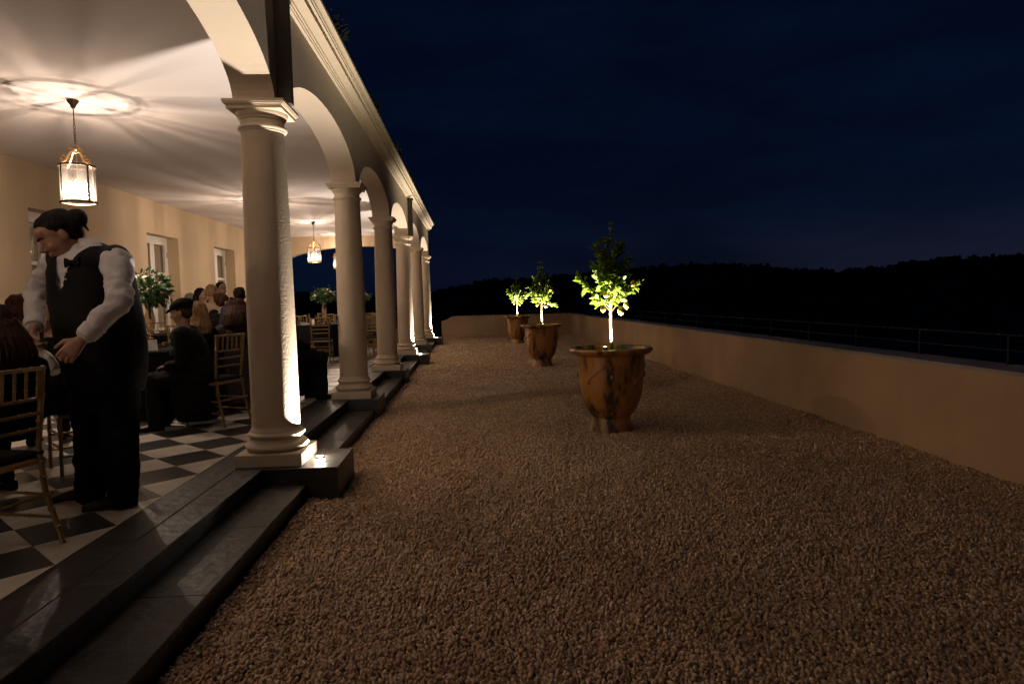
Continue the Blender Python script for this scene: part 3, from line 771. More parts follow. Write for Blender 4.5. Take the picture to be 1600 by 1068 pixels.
for i, ((x, y), lb, rz, H, off_) in enumerate(urns):
    if i == 0: t = urn; t.location = (x, y, -.008)
    else: t = dup(urn, (x, y, -.008), rz)
    t['label'] = lb; t['group'] = 'glazed urns in a row on the gravel'
    s_ = inst('soil', SOILM, t, (0, 0, .93))
    lemon_tree((x + .01, y, .925), tl_[i], 11 + i, H, i == 0, .335)
    tree_lamp((x + off_[0], y + off_[1], .935), ['small black spotlight beside the trunk of the nearest lemon tree', 'spotlight at the foot of the middle lemon tree', 'spotlight at the foot of the farthest lemon tree'][i], (620, 560, 560)[i], Vector((-off_[0], -off_[1], .62)))

# ------------------------------------------------------------------ chairs
def make_chair():
    t = thing('ballroom_chair', '', 'chair')
    k = 1.07; W2, D2, HS, HT = .195 * k, .19 * k, .455 * k, .92 * k
    def bamboo(m, pts_, r, nodes=()):
        P_ = []; R_ = []
        for a, b in zip(pts_, pts_[1:]):
            a = Vector(a); b = Vector(b)
            for s_, q in ((0, 1), (.30, 1), (.32, 1.35), (.34, 1.35), (.36, 1), (.64, 1), (.66, 1.35), (.68, 1.35), (.70, 1)):
                P_.append(a.lerp(b, s_)); R_.append(r * q)
        P_.append(Vector(pts_[-1])); R_.append(r); m.tube(P_, R_, 8)
    for s_ in (-1, 1):
        m = MB(); bamboo(m, [(s_ * W2, D2, HS - .01), (s_ * W2, D2 + .01, 0)], .014); m.build('front_leg', M_gold, t)
        m = MB(); bamboo(m, [(s_ * (W2 - .005), -D2 - .10, 0), (s_ * (W2 - .02), -D2 - .02, HS * .6), (s_ * (W2 - .02), -D2 + .005, HS + .06), (s_ * (W2 - .005), -D2 - .04, HT)], .0145)
        m.ell((s_ * (W2 - .005), -D2 - .04, HT), .017); m.build('rear_leg', M_gold, t)
        for z in (.14 * k, .26 * k):
            m = MB(); bamboo(m, [(s_ * W2, D2, z), (s_ * (W2 - .01), -D2 - .05 + z * .1, z)], .009); m.build('side_stretcher', M_gold, t)
    for z in (.20 * k, .30 * k):
        m = MB(); bamboo(m, [(-W2, D2, z), (W2, D2, z)], .009); m.build('front_stretcher', M_gold, t)
    m = MB(); bamboo(m, [(-W2, -D2 - .05, .27 * k), (W2, -D2 - .05, .27 * k)], .009); m.build('rear_stretcher', M_gold, t)
    def yb(z): return -D2 + .005 - .045 * max(0, (z - HS - .06) / (HT - HS - .06))
    for z in (HT, .765 * k, .69 * k, .61 * k):
        m = MB(); bamboo(m, [(-W2 + .01, yb(z), z), (0, yb(z) - .006, z), (W2 - .01, yb(z), z)], .0115 if z == HT else .009); m.build('back_rail', M_gold, t)
    for q in range(6):
        x = -W2 + .035 + q * (2 * W2 - .07) / 5
        m = MB(); bamboo(m, [(x, yb(.765 * k), .765 * k), (x, yb(HT), HT)], .0075); m.build('spindle', M_gold, t)
    MB().box((-W2 - .012, -D2 - .005, HS - .03), (W2 + .012, D2 + .016, HS), .008).build('seat', M_gold, t, smooth=False)
    cu = MB().box((-W2 + .0, -D2 + .02, HS + .001), (W2 - .0, D2 + .01, HS + .04), .02).build('cushion', M_cushion, t)
    for s_ in (-1, 1):
        z = HS + .03; MB().lathe([(.018, -.008), (.021, 0), (.018, .008)], (s_ * (W2 - .02), -D2 + .0, z), 10).build('cushion_tie', M_cushion, t)
    return t
chair_proto = make_chair(); chair_used = [False]
def chair(x, y, face, label, group='gold ballroom chairs around the tables'):
    rz = math.atan2(-face[0], face[1])
    if not chair_used[0]: t = chair_proto; t.location = (x, y, FZ + .001); t.rotation_euler = (0, 0, rz); chair_used[0] = True; t['label'] = label; t['group'] = group
    else: t = dup(chair_proto, (x, y, FZ + .001), rz, label, group)
    return t

# ------------------------------------------------------------------ tables, cloths and what stands on them
TH = .80 + FZ
def table(x, y, r, lbl, clbl):
    t = thing('round_table', lbl, 'table', (x, y, FZ), 0, 'round banquet tables')
    MB().lathe([(r - .02, .765), (r - .02, .785)], n=48).build('tabletop', M_granite2, t)
    for q in range(4):
        a = q * PI / 2 + .4; MB().tube([(r * .6 * math.cos(a), r * .6 * math.sin(a), .003), (r * .55 * math.cos(a), r * .55 * math.sin(a), .765)], .014, 8).build('leg', M_iron, t)
    m = MB(); n = 120; vs = []; fs = []
    ring = [(0.02, TH - FZ), (r * .5, TH - FZ), (r - .01, TH - FZ), (r + .008, TH - FZ - .012), (r + .015, .6), (r + .02, .35), (r + .03, .02)]
    ph = random.random() * 6
    for i, (rr_, z) in enumerate(ring):
        for k_ in range(n):
            a = 2 * PI * k_ / n; amp = max(0, (.78 - z)) * .075
            q = rr_ + amp * (math.sin(a * 14 + ph) + .5 * math.sin(a * 23 + ph * 2)) * .6 if i > 2 else rr_
            vs.append((q * math.cos(a), q * math.sin(a), z))
    for i in range(len(ring) - 1):
        for k_ in range(n):
            k2 = (k_ + 1) % n; fs.append((i * n + k_, i * n + k2, (i + 1) * n + k2, (i + 1) * n + k_))
    fs.append(tuple(range(n)))
    o = m.add(vs, fs).build('tablecloth', M_cloth, None, loc=(x, y, FZ)); tag(o, clbl, 'tablecloth', 'black tablecloths')
    return t
def make_vase():
    t = thing('pedestal_vase', '', 'vase')
    MB().lathe([(.055, 0), (.058, .006), (.045, .014), (.022, .028), (.014, .045), (.014, .055), (.030, .068), (.014, .084), (.012, .10), (.030, .118), (.013, .134), (.012, .15), (.028, .165), (.016, .178), (.018, .188)], n=24).build('gold_foot', M_goldm, t)
    g_ = MB(); n = 10
    prof_ = [(.018, .188), (.034, .22), (.055, .28), (.066, .34), (.060, .40), (.046, .45), (.040, .49), (.052, .53), (.062, .55)]
    g_.lathe(prof_, n=n, cap=False); o = g_.build('glass_bowl', M_vase, t, smooth=False)
    return t
def make_bouquet(seed, rw, rh, nw):
    t = thing('bouquet', '', 'flowers'); rr = random.Random(seed)
    st_ = MB()
    for q in range(16):
        a = rr.random() * 6.28; st_.tube([(0.01 * math.cos(a), .01 * math.sin(a), -.18), (.02 * math.cos(a), .02 * math.sin(a), 0), (rw * .6 * math.cos(a), rw * .6 * math.sin(a), rh * rr.uniform(.2, .9))], .004, 4)
    st_.build('stems', M_leaf2, t)
    lf_ = MB()
    for q in range(620):
        d = Vector((rr.gauss(0, 1), rr.gauss(0, 1), rr.gauss(0, 1))).normalized(); e = rr.random() ** .4
        p = Vector((d.x * rw * e, d.y * rw * e, rh * .42 + d.z * rh * .55 * e * (1 if d.z > 0 else .8)))
        if q % 17 == 0: p = p * 1.22
        L_ = rr.uniform(.045, .10); R3 = orient(d + Vector((rr.gauss(0, .5), rr.gauss(0, .5), rr.gauss(-.1, .5))), rr.uniform(-1, 1)); v, f = leaf_geo(1, rr.uniform(.25, .6), rr)
        lf_.add([p + R3 @ (Vector(x) * L_) for x in v], f)
    tag(lf_.build('greenery', M_leaf2, t, angle=180), kind='stuff')
    for q in range(nw):
        a = rr.random() * 6.28; el = rr.uniform(.1, 1.2); d = Vector((math.cos(a) * math.cos(el), math.sin(a) * math.cos(el), math.sin(el)))
        p = Vector((d.x * rw * .92, d.y * rw * .92, rh * .42 + d.z * rh * .5)); m = MB(); s_ = rr.uniform(.038, .056)
        m.ell(p, (s_ * .6, s_ * .6, s_ * .6), None, 10, 7)
        for k_ in range(11):
            b = k_ * 2.4; tl2 = .35 + .5 * (k_ / 11); axis = orient(d, b)
            pet = [(0, 0, 0), (s_ * .6, -s_ * .55, s_ * .4), (s_ * 1.0, 0, s_ * (.75 + tl2)), (s_ * .6, s_ * .55, s_ * .4)]
            m.add([p - d * s_ * .5 + axis @ Vector((x * .9 + s_ * .2, y, z * (1 - tl2 * .6))) for x, y, z in pet], [(0, 1, 2, 3)])
        m.build('rose', M_petal, t, angle=180)
    return t
def goblet():
    t = thing('wine_glass', '', 'glass')
    MB().lathe([(.034, 0), (.034, .002), (.006, .006), (.004, .012), (.004, .085), (.012, .095), (.030, .12), (.036, .15), (.034, .19), (.030, .205)], n=18, cap=False).build('bowl_and_stem', M_glass, t); return t
vase0 = make_vase(); gob0 = goblet()
def candle0():
    t = thing('votive_holder', '', 'candle holder'); MB().lathe([(.028, 0), (.034, .004), (.036, .06), (.034, .062), (.030, .06), (.028, .006)], n=16, cap=False).build('cup', M_goldm, t); return t
vot0 = candle0()
def menu_card(x, y, z, rz, label):
    t = thing('menu_card', label, 'card', (x, y, z), rz, 'folded white cards on the tables')
    MB().add([(-.05, -.03, 0), (.05, -.03, 0), (.05, 0, .13), (-.05, 0, .13), (-.05, .03, 0), (.05, .03, 0), (-.05, -.0285, 0), (.05, -.0285, 0), (.05, 0, .1275), (-.05, 0, .1275), (.05, .0285, 0), (-.05, .0285, 0)],
        [(0, 1, 2, 3), (3, 2, 5, 4), (6, 9, 8, 7), (9, 11, 10, 8)]).build('card', M_linen, t, smooth=False); return t
tabs = [((-4.30, 4.30), .95, 'round table at the left edge that the waiter leans over', 'black cloth on the table the waiter serves'),
        ((-4.10, 8.75), .95, 'round table with the tall green bouquet behind the boy in the cap', 'black cloth on the table behind the waiter'),
        ((-3.80, 17.30), .95, 'round table seen between the first and second columns', 'black cloth on the table seen between the first two columns'),
        ((-3.62, 22.0), .95, 'farthest round table near the end arch', 'black cloth on the farthest table'),
        ((-5.55, 13.3), .95, 'round table by the rear wall where guests stand', 'black cloth on the table beside the rear wall')]
bq = [(3, .30, .40, 7), None, (5, .30, .36, 12), (8, .26, .32, 10), (12, .28, .36, 8)]
first = True; gi_ = 0
DIRS = ['right-hand', 'far right', 'far', 'far left', 'left-hand', 'near left', 'near', 'near right']
def side_of(a): return DIRS[int(((a + PI / 8) % (2 * PI)) // (PI / 4))]
for i, ((x, y), r, l1, l2) in enumerate(tabs):
    table(x, y, r, l1, l2)
    names = ['table the waiter serves', 'table behind the boy in the cap', 'table between the first two columns', 'table near the end arch', 'table beside the rear wall'][i]
    vx, vy = (x, y) if i != 1 else (-4.06, 8.62)
    if i == 4: continue
    v = vase0 if i == 0 else dup(vase0); v.location = (vx, vy, TH + .001); v['label'] = 'tall faceted glass vase with gold foot on the ' + names; v['group'] = 'tall vases on the tables'
    b = make_bouquet(*(bq[i] or (4, .27, .43, 9))); b.location = (vx, vy, TH + .545); b['label'] = ['bouquet of leaves and white roses above the table the waiter serves', 'full green bouquet with white roses beside the waiter', 'bouquet with pale roses against the dark arch between two columns', 'small bouquet glimpsed between the second and third columns', 'bouquet by the rear wall behind the first column'][i]
    b['group'] = 'bouquets on tall vases'
    for q in range(7 if i < 3 else 4):
        a = q * 2 * PI / 7 + .3; rr_ = r - .28
        gx, gy = x + rr_ * math.cos(a), y + rr_ * math.sin(a)
        g2 = gob0 if first else dup(gob0); first = False
        g2.location = (gx, gy, TH + .001); g2['label'] = 'wine glass at the %s side of the %s' % (side_of(a), names); g2['group'] = 'wine glasses on the ' + names
        if i < 3 and q % 2 == 0:
            pl_ = thing('dinner_plate', 'white plate at the %s side of the %s' % (side_of(a + .4), names), 'plate', (x + (r - .16) * math.cos(a + .4), y + (r - .16) * math.sin(a + .4), TH + .001), 0, 'plates on the ' + names)
            MB().lathe([(.07, 0), (.085, .004), (.125, .016), (.123, .018), (.08, .007), (.001, .006)], n=28, cap=False).build('plate', M_linen, pl_)
    for q in range(3):
        a = q * 2.1 + .9; v2 = vot0 if (i == 0 and q == 0) else dup(vot0)
        v2.location = (vx + .17 * math.cos(a), vy + .17 * math.sin(a), TH + .001); v2['label'] = 'gold votive holder %s the vase on the %s' % (('behind', 'left of', 'before')[q], names); v2['group'] = 'votive holders on the ' + names
menu_card(-3.78, 8.05, TH + .001, .6, 'folded white card on the table behind the boy')
menu_card(-3.95, 16.62, TH + .001, .1, 'folded white card on the table between the first two columns')
menu_card(-4.25, 8.10, TH + .001, -.5, 'folded white card left of the vase behind the waiter')

chair(-2.665, 3.66, (-.97, .24), 'gold chair back in the left foreground, cut by the frame edge')
chair(-3.22, 5.62, (-.75, -.66), 'gold chair half hidden between the waiter and the left foreground chair')
chair(-2.88, 7.52, (-.92, .39), 'empty gold chair with a black cushion beside the first column')
chair(-2.98, 8.75, (-1, .1), 'gold chair under the blonde guest behind the boy')
chair(-3.43, 15.25, (-.1, 1), 'gold chair with its back to the camera, left of the second column')
chair(-2.45, 15.6, (-.5, .85), 'gold chair seen between the second and third columns')
for q in range(9):
    a = 2 * PI * q / 9 + .1
    x, y = -3.80 + 1.42 * math.cos(a), 17.3 + 1.42 * math.sin(a)
    if y < 16.25: continue
    chair(x, y, (-math.cos(a), -math.sin(a)), 'gold chair at the %s side of the table between the first two columns' % side_of(a), 'gold chairs set round the table between the first two columns')
for q in range(8):
    a = 2 * PI * q / 8 + .3
    chair(-3.62 + 1.42 * math.cos(a), 22.0 + 1.42 * math.sin(a), (-math.cos(a), -math.sin(a)), 'gold chair at the %s side of the table near the end arch' % side_of(a), 'gold chairs set round the farthest table')
for q in range(7):
    a = 2 * PI * q / 7 + .55
    chair(-5.55 + 1.42 * math.cos(a), 13.3 + 1.42 * math.sin(a), (-math.cos(a), -math.sin(a)), 'gold chair at the %s side of the table beside the rear wall' % side_of(a), 'gold chairs set round the table by the rear wall')

# ------------------------------------------------------------------ people
def skin_mat(name, col):
    m = mat(name, col, .5, noise_amt=.12, noise_scale=9, bump=.0008, bump_scale=90); b = m.node_tree.nodes['Principled BSDF']
    b.inputs['Subsurface Weight'].default_value = .12; b.inputs['Subsurface Radius'].default_value = (.02, .008, .004); return m
M_skin = skin_mat('skin', (.42, .22, .145)); M_skin2 = skin_mat('pale_skin', (.50, .30, .21))
def hair_mat(name, col):
    m = bpy.data.materials.new(name); m.use_nodes = True; t = m.node_tree; b = t.nodes['Principled BSDF']
    b.inputs['Roughness'].default_value = .7; b.inputs['Specular IOR Level'].default_value = .25
    tcn = t.nodes.new('ShaderNodeTexCoord'); mp = t.nodes.new('ShaderNodeMapping'); mp.inputs['Scale'].default_value = (90, 90, 9)
    n = t.nodes.new('ShaderNodeTexNoise'); n.inputs['Scale'].default_value = 1; n.inputs['Detail'].default_value = 4
    r = t.nodes.new('ShaderNodeValToRGB'); r.color_ramp.elements[0].position = .35; r.color_ramp.elements[0].color = (*[c * .45 for c in col], 1); r.color_ramp.elements[1].position = .65; r.color_ramp.elements[1].color = (*col, 1)
    bp = t.nodes.new('ShaderNodeBump'); bp.inputs['Distance'].default_value = .006
    t.links.new(tcn.outputs['Object'], mp.inputs[0]); t.links.new(mp.outputs[0], n.inputs['Vector']); t.links.new(n.outputs['Fac'], r.inputs[0]); t.links.new(r.outputs[0], b.inputs['Base Color'])
    t.links.new(n.outputs['Fac'], bp.inputs['Height']); t.links.new(bp.outputs[0], b.inputs['Normal']); return m
H_dark = hair_mat('dark_brown_hair', (.012, .006, .004)); H_brown = hair_mat('brown_hair', (.07, .03, .014)); H_auburn = hair_mat('auburn_hair', (.10, .035, .016)); H_blond = hair_mat('blonde_hair', (.42, .25, .11)); H_grey = hair_mat('grey_hair', (.40, .36, .30))
M_shirt = mat('white_shirt', (.66, .62, .62), .8, bump=.010, bump_scale=13)
M_vest = mat('black_waistcoat', (.006, .0055, .0065), .75, bump=.002, bump_scale=9)
M_trous = mat('black_trousers', (.005, .0045, .005), .85, bump=.012, bump_scale=7)
M_black = mat('black_coat', (.005, .0045, .005), .9, bump=.006, bump_scale=9)
M_tweed = mat('flecked_dark_coat', (.075, .06, .055), .95, col2=(.018, .014, .014), noise_scale=70, bump=.004, bump_scale=70)
M_beige = mat('beige_jacket', (.50, .36, .25), .85, bump=.006, bump_scale=9)
M_navy = mat('navy_dress', (.012, .014, .035), .7, bump=.005, bump_scale=9)
M_shoe = mat('black_leather_shoe', (.012, .011, .011), .3)
M_eye = mat('eye_white', (.6, .55, .5), .3); M_iris = mat('dark_iris', (.02, .012, .008), .2)

def blob(mb, name, m, parent, voxel=.01, smooth=5, fold=0, fscale=7, cut=None):
    me_ = mb.mesh(name, m, False); o = bpy.data.objects.new(name, me_); C.objects.link(o)
    r = o.modifiers.new('r', 'REMESH'); r.mode = 'VOXEL'; r.voxel_size = voxel
    s_ = o.modifiers.new('s', 'SMOOTH'); s_.iterations = smooth; s_.factor = .5
    dg = bpy.context.evaluated_depsgraph_get(); dg.update()
    nm = bpy.data.meshes.new_from_object(o.evaluated_get(dg)); nm.name = name
    bpy.data.objects.remove(o)
    n = len(nm.vertices); co = np.empty(n * 3); nm.vertices.foreach_get('co', co); co = co.reshape(-1, 3)
    if fold:
        no = np.empty(n * 3); nm.vertices.foreach_get('normal', no); no = no.reshape(-1, 3)
        d = np.array([noise.noise(Vector((c[0] * fscale, c[1] * fscale, c[2] * fscale * 1.9 + c[0] * 4))) - abs(noise.noise(Vector((c[0] * fscale * 2, c[1] * fscale * 2, c[2] * fscale * 2.6)))) * .8 for c in co])
        co = co + no * (d * fold)[:, None]; nm.vertices.foreach_set('co', co.ravel())
    if cut is not None:
        import bmesh
        bm = bmesh.new(); bm.from_mesh(nm); bmesh.ops.delete(bm, geom=[f for f in bm.faces if cut(f.calc_center_median())], context='FACES'); bm.to_mesh(nm); bm.free()
    nm.materials.clear(); nm.materials.append(m); nm.update(); nm.shade_smooth()
    o = bpy.data.objects.new(name, nm); C.objects.link(o); o.parent = parent
    return o
def cap(m, pts_, radii, n=14):
    pts_ = [Vector(p) for p in pts_]
    m.tube(pts_, radii, n)
    for p, r in zip(pts_, radii): m.ell(p, r * .995, None, n, 8)
def loft(m, st_, n=28):       # stations: centre, half width, half depth, side vector, front vector
    vs = []; fs = []
    for c, a, b, s_, f_ in st_:
        for k_ in range(n):
            t = 2 * PI * k_ / n; ct, sn = math.cos(t), math.sin(t)
            vs.append(Vector(c) + Vector(s_) * a * math.copysign(abs(ct) ** .85, ct) + Vector(f_) * b * math.copysign(abs(sn) ** .85, sn))
    for i in range(len(st_) - 1):
        for k_ in range(n):
            k2 = (k_ + 1) % n; fs.append((i * n + k_, i * n + k2, (i + 1) * n + k2, (i + 1) * n + k_))
    fs.append(tuple(range(n))[::-1]); fs.append(tuple((len(st_) - 1) * n + k_ for k_ in range(n)))
    m.add(vs, fs)
def frame(fwd, up=(0, 0, 1)):
    f = Vector(fwd).normalized(); r = f.cross(Vector(up)).normalized(); u = r.cross(f)
    return Matrix((r, f, u)).transposed()
def head(m, c, R3, s=1.0):
    c = Vector(c); P_ = lambda x, y, z: c + R3 @ (Vector((x, y, z)) * s); E_ = lambda x, y, z, r, rot=None: m.ell(P_(x, y, z), tuple(q * s for q in r), (R3 @ rot) if rot else R3, 18, 12)
    E_(0, -.012, .035, (.077, .098, .092)); E_(0, .02, -.015, (.066, .074, .085)); E_(0, .03, -.062, (.053, .055, .045)); E_(0, .058, -.094, (.026, .024, .018))
    E_(0, .070, .048, (.050, .022, .035)); E_(0, .078, .024, (.048, .013, .008)); E_(-.036, .062, -.030, (.026, .022, .024)); E_(.036, .062, -.030, (.026, .022, .024))
    m.tube([P_(0, .080, .020), P_(0, .097, -.004), P_(0, .112, -.026), P_(0, .092, -.036)], [.008 * s, .010 * s, .0135 * s, .010 * s], 8)
    E_(-.012, .093, -.031, (.008, .010, .007)); E_(.012, .093, -.031, (.008, .010, .007))
    E_(0, .083, -.056, (.024, .012, .006)); E_(0, .081, -.067, (.020, .012, .007))
    for q in (-1, 1):
        E_(q * .079, -.008, -.005, (.009, .019, .030), Matrix.Rotation(q * .3, 3, 'Z')); E_(q * .030, .070, .008, (.016, .012, .010))
def face_parts(parent, c, R3, s, hair):
    c = Vector(c)
    for q in (-1, 1):
        e = MB(); e.ell(c + R3 @ (Vector((q * .030, .076, .004)) * s), .0085 * s, None, 10, 8); e.build('eye', M_eye, parent)
        e = MB(); e.ell(c + R3 @ (Vector((q * .030, .0835, .002)) * s), .0038 * s, None, 8, 6); e.build('iris', M_iris, parent)
        b = MB(); b.tube([c + R3 @ (Vector((q * x, y, z)) * s) for x, y, z in ((.012, .092, .026), (.030, .089, .032), (.048, .076, .026))], [.004 * s, .005 * s, .003 * s], 6); b.build('eyebrow', hair, parent)
def hand(m, wrist, d, palm_n, side, s=1.0, curl=.6, spread=1.0):
    # d: direction wrist->knuckles, palm_n: direction the palm faces, side: direction towards the thumb
    w = Vector(wrist); d = Vector(d).normalized(); side = Vector(side); side = (side - d * side.dot(d)).normalized(); pn = Vector(palm_n); pn = (pn - d * pn.dot(d) - side * pn.dot(side)).normalized()
    k = w + d * .088 * s
    loft(m, [(w - d * .02 * s, .026 * s, .020 * s, side, pn), (w + d * .015 * s, .030 * s, .018 * s, side, pn), (w + d * .055 * s, .040 * s, .016 * s, side, pn), (k, .041 * s, .012 * s, side, pn)], 16)
    for i, (off, L_, r) in enumerate(((.031, .068, .0092), (.0105, .078, .0096), (-.0105, .073, .0092), (-.031, .056, .0082))):
        b = k + side * off * s - d * .012 * s; a = curl * (1 + .12 * i); dd = (d + side * off * 2.2 * spread).normalized(); ps = [b]; ang = a * .55
        for seg, fr_ in ((0, .50), (1, .30), (2, .22)):
            v = dd * math.cos(ang) + pn * math.sin(ang); ps.append(ps[-1] + v * L_ * fr_ * s); ang += a * .85
        cap(m, ps, [r * 1.1 * s, r * s, r * .93 * s, r * .82 * s], 8)
    b = w + d * .022 * s + side * .026 * s; v1 = (side * .75 + d * .75 + pn * .25).normalized(); v2 = (d * .9 + side * .25 + pn * (.3 + curl * .35)).normalized()
    cap(m, [b, b + v1 * .040 * s, b + v1 * .040 * s + v2 * .032 * s, b + v1 * .040 * s + v2 * .056 * s], [.014 * s, .0125 * s, .0108 * s, .009 * s], 8)

# ---- the waiter
wt = thing('person', 'waiter with dark hair bun, white shirt and black waistcoat, leaning over with a glass bottle', 'person', (-2.5, 4.55, FZ))
wt.rotation_euler = (0, 0, 0); off_ = Vector((-2.5, 4.55, FZ))
def A(px, py, Y): return at(px, py, Y) - off_
Fc = Vector((-.45, -.89, 0)).normalized(); Sc = Vector((Fc.y, -Fc.x, 0))     # Sc points to his right (away from the camera)
Fh = Vector((-.62, -.78, 0)).normalized(); Sh = Vector((Fh.y, -Fh.x, 0))
def wtorso(m, g_=0.0, top=True):
    st_ = [(A(166, 600, 4.50), .225 + g_, .20 + g_, Sh, Fh), (A(165, 575, 4.50), .245 + g_, .215 + g_, Sh, Fh), (A(160, 540, 4.50), .25 + g_, .23 + g_, Sh, Fh), (A(154, 500, 4.50), .25 + g_, .23 + g_, Sc, Fc),
           (A(147, 460, 4.50), .255 + g_, .215 + g_, Sc, Fc), (A(141, 425, 4.50), .255 + g_, .19 + g_, Sc, Fc), (A(139, 402, 4.50), .235 + g_, .16 + g_, Sc, Fc), (A(137, 388, 4.50), .16 + g_, .11 + g_, Sc, Fc), (A(133, 379, 4.50), .085 + g_ * .5, .075 + g_ * .5, Sc, Fc)]
    loft(m, st_)
hc = A(93, 370, 4.42); Fhd = (Vector((-.87, -.49, 0)) * .83 + Vector((0, 0, -1)) * .52 + Vector((.5, -.87, 0)) * .16).normalized()
Rh = frame(Fhd, Vector((-.25, -.1, 1))); HS_ = 1.22
LS, LE, LW = A(181, 410, 4.27), A(189, 470, 4.10), A(131, 527, 4.02)
RS, RE, RW = A(90, 408, 4.78), A(55, 462, 4.80), A(53, 513, 4.55)
kL, aL, kR, aR = A(189, 690, 4.40), A(193, 770, 4.44), A(142, 680, 4.62), A(142, 762, 4.68)
hL, hR = A(184, 600, 4.43), A(144, 600, 4.58)
toe = Vector((-.93, -.36, 0)).normalized()
b = MB(); wtorso(b, -.03)
head(b, hc, Rh, HS_); cap(b, [A(128, 388, 4.50), hc + Rh @ Vector((0, -.03, -.05)) * HS_], [.078, .068])
cap(b, [LS, LE, LW], [.055, .048, .034]); cap(b, [RS, RE, RW], [.055, .048, .034])
hdL = (A(106, 553, 3.98) - LW).normalized(); hand(b, LW + hdL * .02, hdL, (-.2, .6, -.8), (-.9, -.35, -.1), 1.2, .55)
bt0, bt1 = A(58, 537, 4.50), A(87, 581, 4.42)      # bottle: neck in his fist, base low
hdR = (A(56, 541, 4.50) - RW).normalized(); hand(b, RW + hdR * .02, hdR, (.75, -.1, -.5), (.2, -.9, .0), 1.2, 1.05)
cap(b, [hL, kL, aL], [.12, .085, .055]); cap(b, [hR, kR, aR], [.12, .085, .055])
cap(b, [aL + Vector((0, 0, -.03)), aL + toe * .16 + Vector((0, 0, -.07))], [.045, .035]); cap(b, [aR + Vector((0, 0, -.03)), aR + toe * .16 + Vector((0, 0, -.07))], [.045, .035])
blob(b, 'body', M_skin, wt, .0062, 3)
face_parts(wt, hc, Rh, HS_, H_dark)
s_ = MB(); wtorso(s_, .0)
cap(s_, [LS + Vector((0, .05, .0)), LS, LE, LW + (LE - LW) * .10], [.088, .092, .080, .056]); cap(s_, [RS, RE, RW + (RE - RW) * .10], [.095, .076, .056])
blob(s_, 'shirt', M_shirt, wt, .011, 5, .017, 9)
for (w_, e_) in ((LW, LE), (RW, RE)):
    d = (e_ - w_).normalized(); q = MB(); q.tube([w_ + d * .012, w_ + d * .016, w_ + d * .075, w_ + d * .079], [.052, .058, .062, .055], 24); q.build('cuff', M_shirt, wt)
for q in (-1, 1):      # collar wings standing round the neck
    c0 = A(134, 384, 4.48); pts_ = []
    cl = MB()
    for i in range(9):
        t = i / 8 * 2.6; dirv = -Fc * math.cos(t) + Sc * q * math.sin(t)
        base = c0 + dirv * .098 + Vector((0, 0, -.015)); topp = c0 + dirv * .086 + Vector((0, 0, .052 - .012 * i / 8)); low = c0 + dirv * .118 + Vector((0, 0, -.012 - .035 * (i / 8) ** 3))
        pts_ += [base, topp, low]
    fs = []
    for i in range(8): a = 3 * i; fs += [(a, a + 3, a + 4, a + 1), (a + 1, a + 4, a + 5, a + 2)]
    o = cl.add(pts_, fs).build('collar', M_shirt, wt, angle=180)
    so = o.modifiers.new('t', 'SOLIDIFY'); so.thickness = .003
vtip = A(139, 425, 4.5)
def vcut(p):
    d = p - (A(139, 425, 4.50)); f = d.dot(Fc); s2 = d.dot(Sc); z = p.z - A(101, 452, 4.3).z
    if z > 0 and f > -.02 and abs(s2 + .035) < .015 + z * .36: return True
    return False
v = MB(); wtorso(v, .020); loft(v, [(A(167, 612, 4.50), .235, .205, Sh, Fh), (A(166, 590, 4.50), .25, .22, Sh, Fh)]); cap(v, [LS + Vector((-.05, .10, .03)), LS + Vector((-.02, .03, .0))], [.09, .09]); cap(v, [RS + Vector((.05, -.06, .02)), RS + Vector((.03, -.03, 0))], [.085, .085])
blob(v, 'waistcoat', M_vest, wt, .011, 5, .006, 5, cut=vcut)
bt = MB(); bc = A(113, 410, 4.24)
bt.ell(bc, (.014, .014, .018), None, 10, 8)
for q in (-1, 1):
    loft(bt, [(bc + Sc * q * .010, .008, .010, Vector((0, 0, 1)), Fc), (bc + Sc * q * .035, .022, .012, Vector((0, 0, 1)), Fc), (bc + Sc * q * .068, .032, .009, Vector((0, 0, 1)), Fc)], 12)
bt.build('bow_tie', M_black, wt)
for i in range(2):
    q = MB(); q.ell(A(104 - i * 1.5, 425 + i * 11, 4.245), .006, None, 8, 6); q.build('button', M_linen, wt)
tr = MB(); cap(tr, [hL, kL, aL + Vector((0, 0, -.03))], [.135, .112, .098]); cap(tr, [hR, kR, aR + Vector((0, 0, -.03))], [.14, .112, .098])
loft(tr, [(A(166, 640, 4.50), .20, .17, Sh, Fh), (A(166, 600, 4.50), .222, .195, Sh, Fh), (A(164, 565, 4.50), .235, .205, Sh, Fh)])
blob(tr, 'trousers', M_trous, wt, .012, 4, .016, 6)
for a_ in (aL, aR):
    z0 = -FZ + FZ
    q = MB(); c_ = Vector((a_.x, a_.y, .0))
    up = Vector((0, 0, 1)); sd = toe.cross(up)
    loft(q, [(c_ - toe * .08 + up * .045, .040, .045, sd, up), (c_ + up * .05, .046, .05, sd, up), (c_ + toe * .10 + up * .040, .050, .040, sd, up), (c_ + toe * .19 + up * .028, .042, .028, sd, up), (c_ + toe * .235 + up * .020, .022, .018, sd, up)], 20)
    q.build('shoe', M_shoe, wt, angle=60)
hr = MB(); P_ = lambda x, y, z: hc + Rh @ (Vector((x, y, z)) * HS_)
hr.ell(P_(0, -.028, .050), tuple(q * HS_ for q in (.086, .100, .088)), Rh, 20, 14); hr.ell(P_(0, -.055, .01), tuple(q * HS_ for q in (.080, .065, .085)), Rh, 18, 12)
hr.ell(P_(0, .022, .088), tuple(q * HS_ for q in (.060, .050, .036)), Rh, 16, 10)
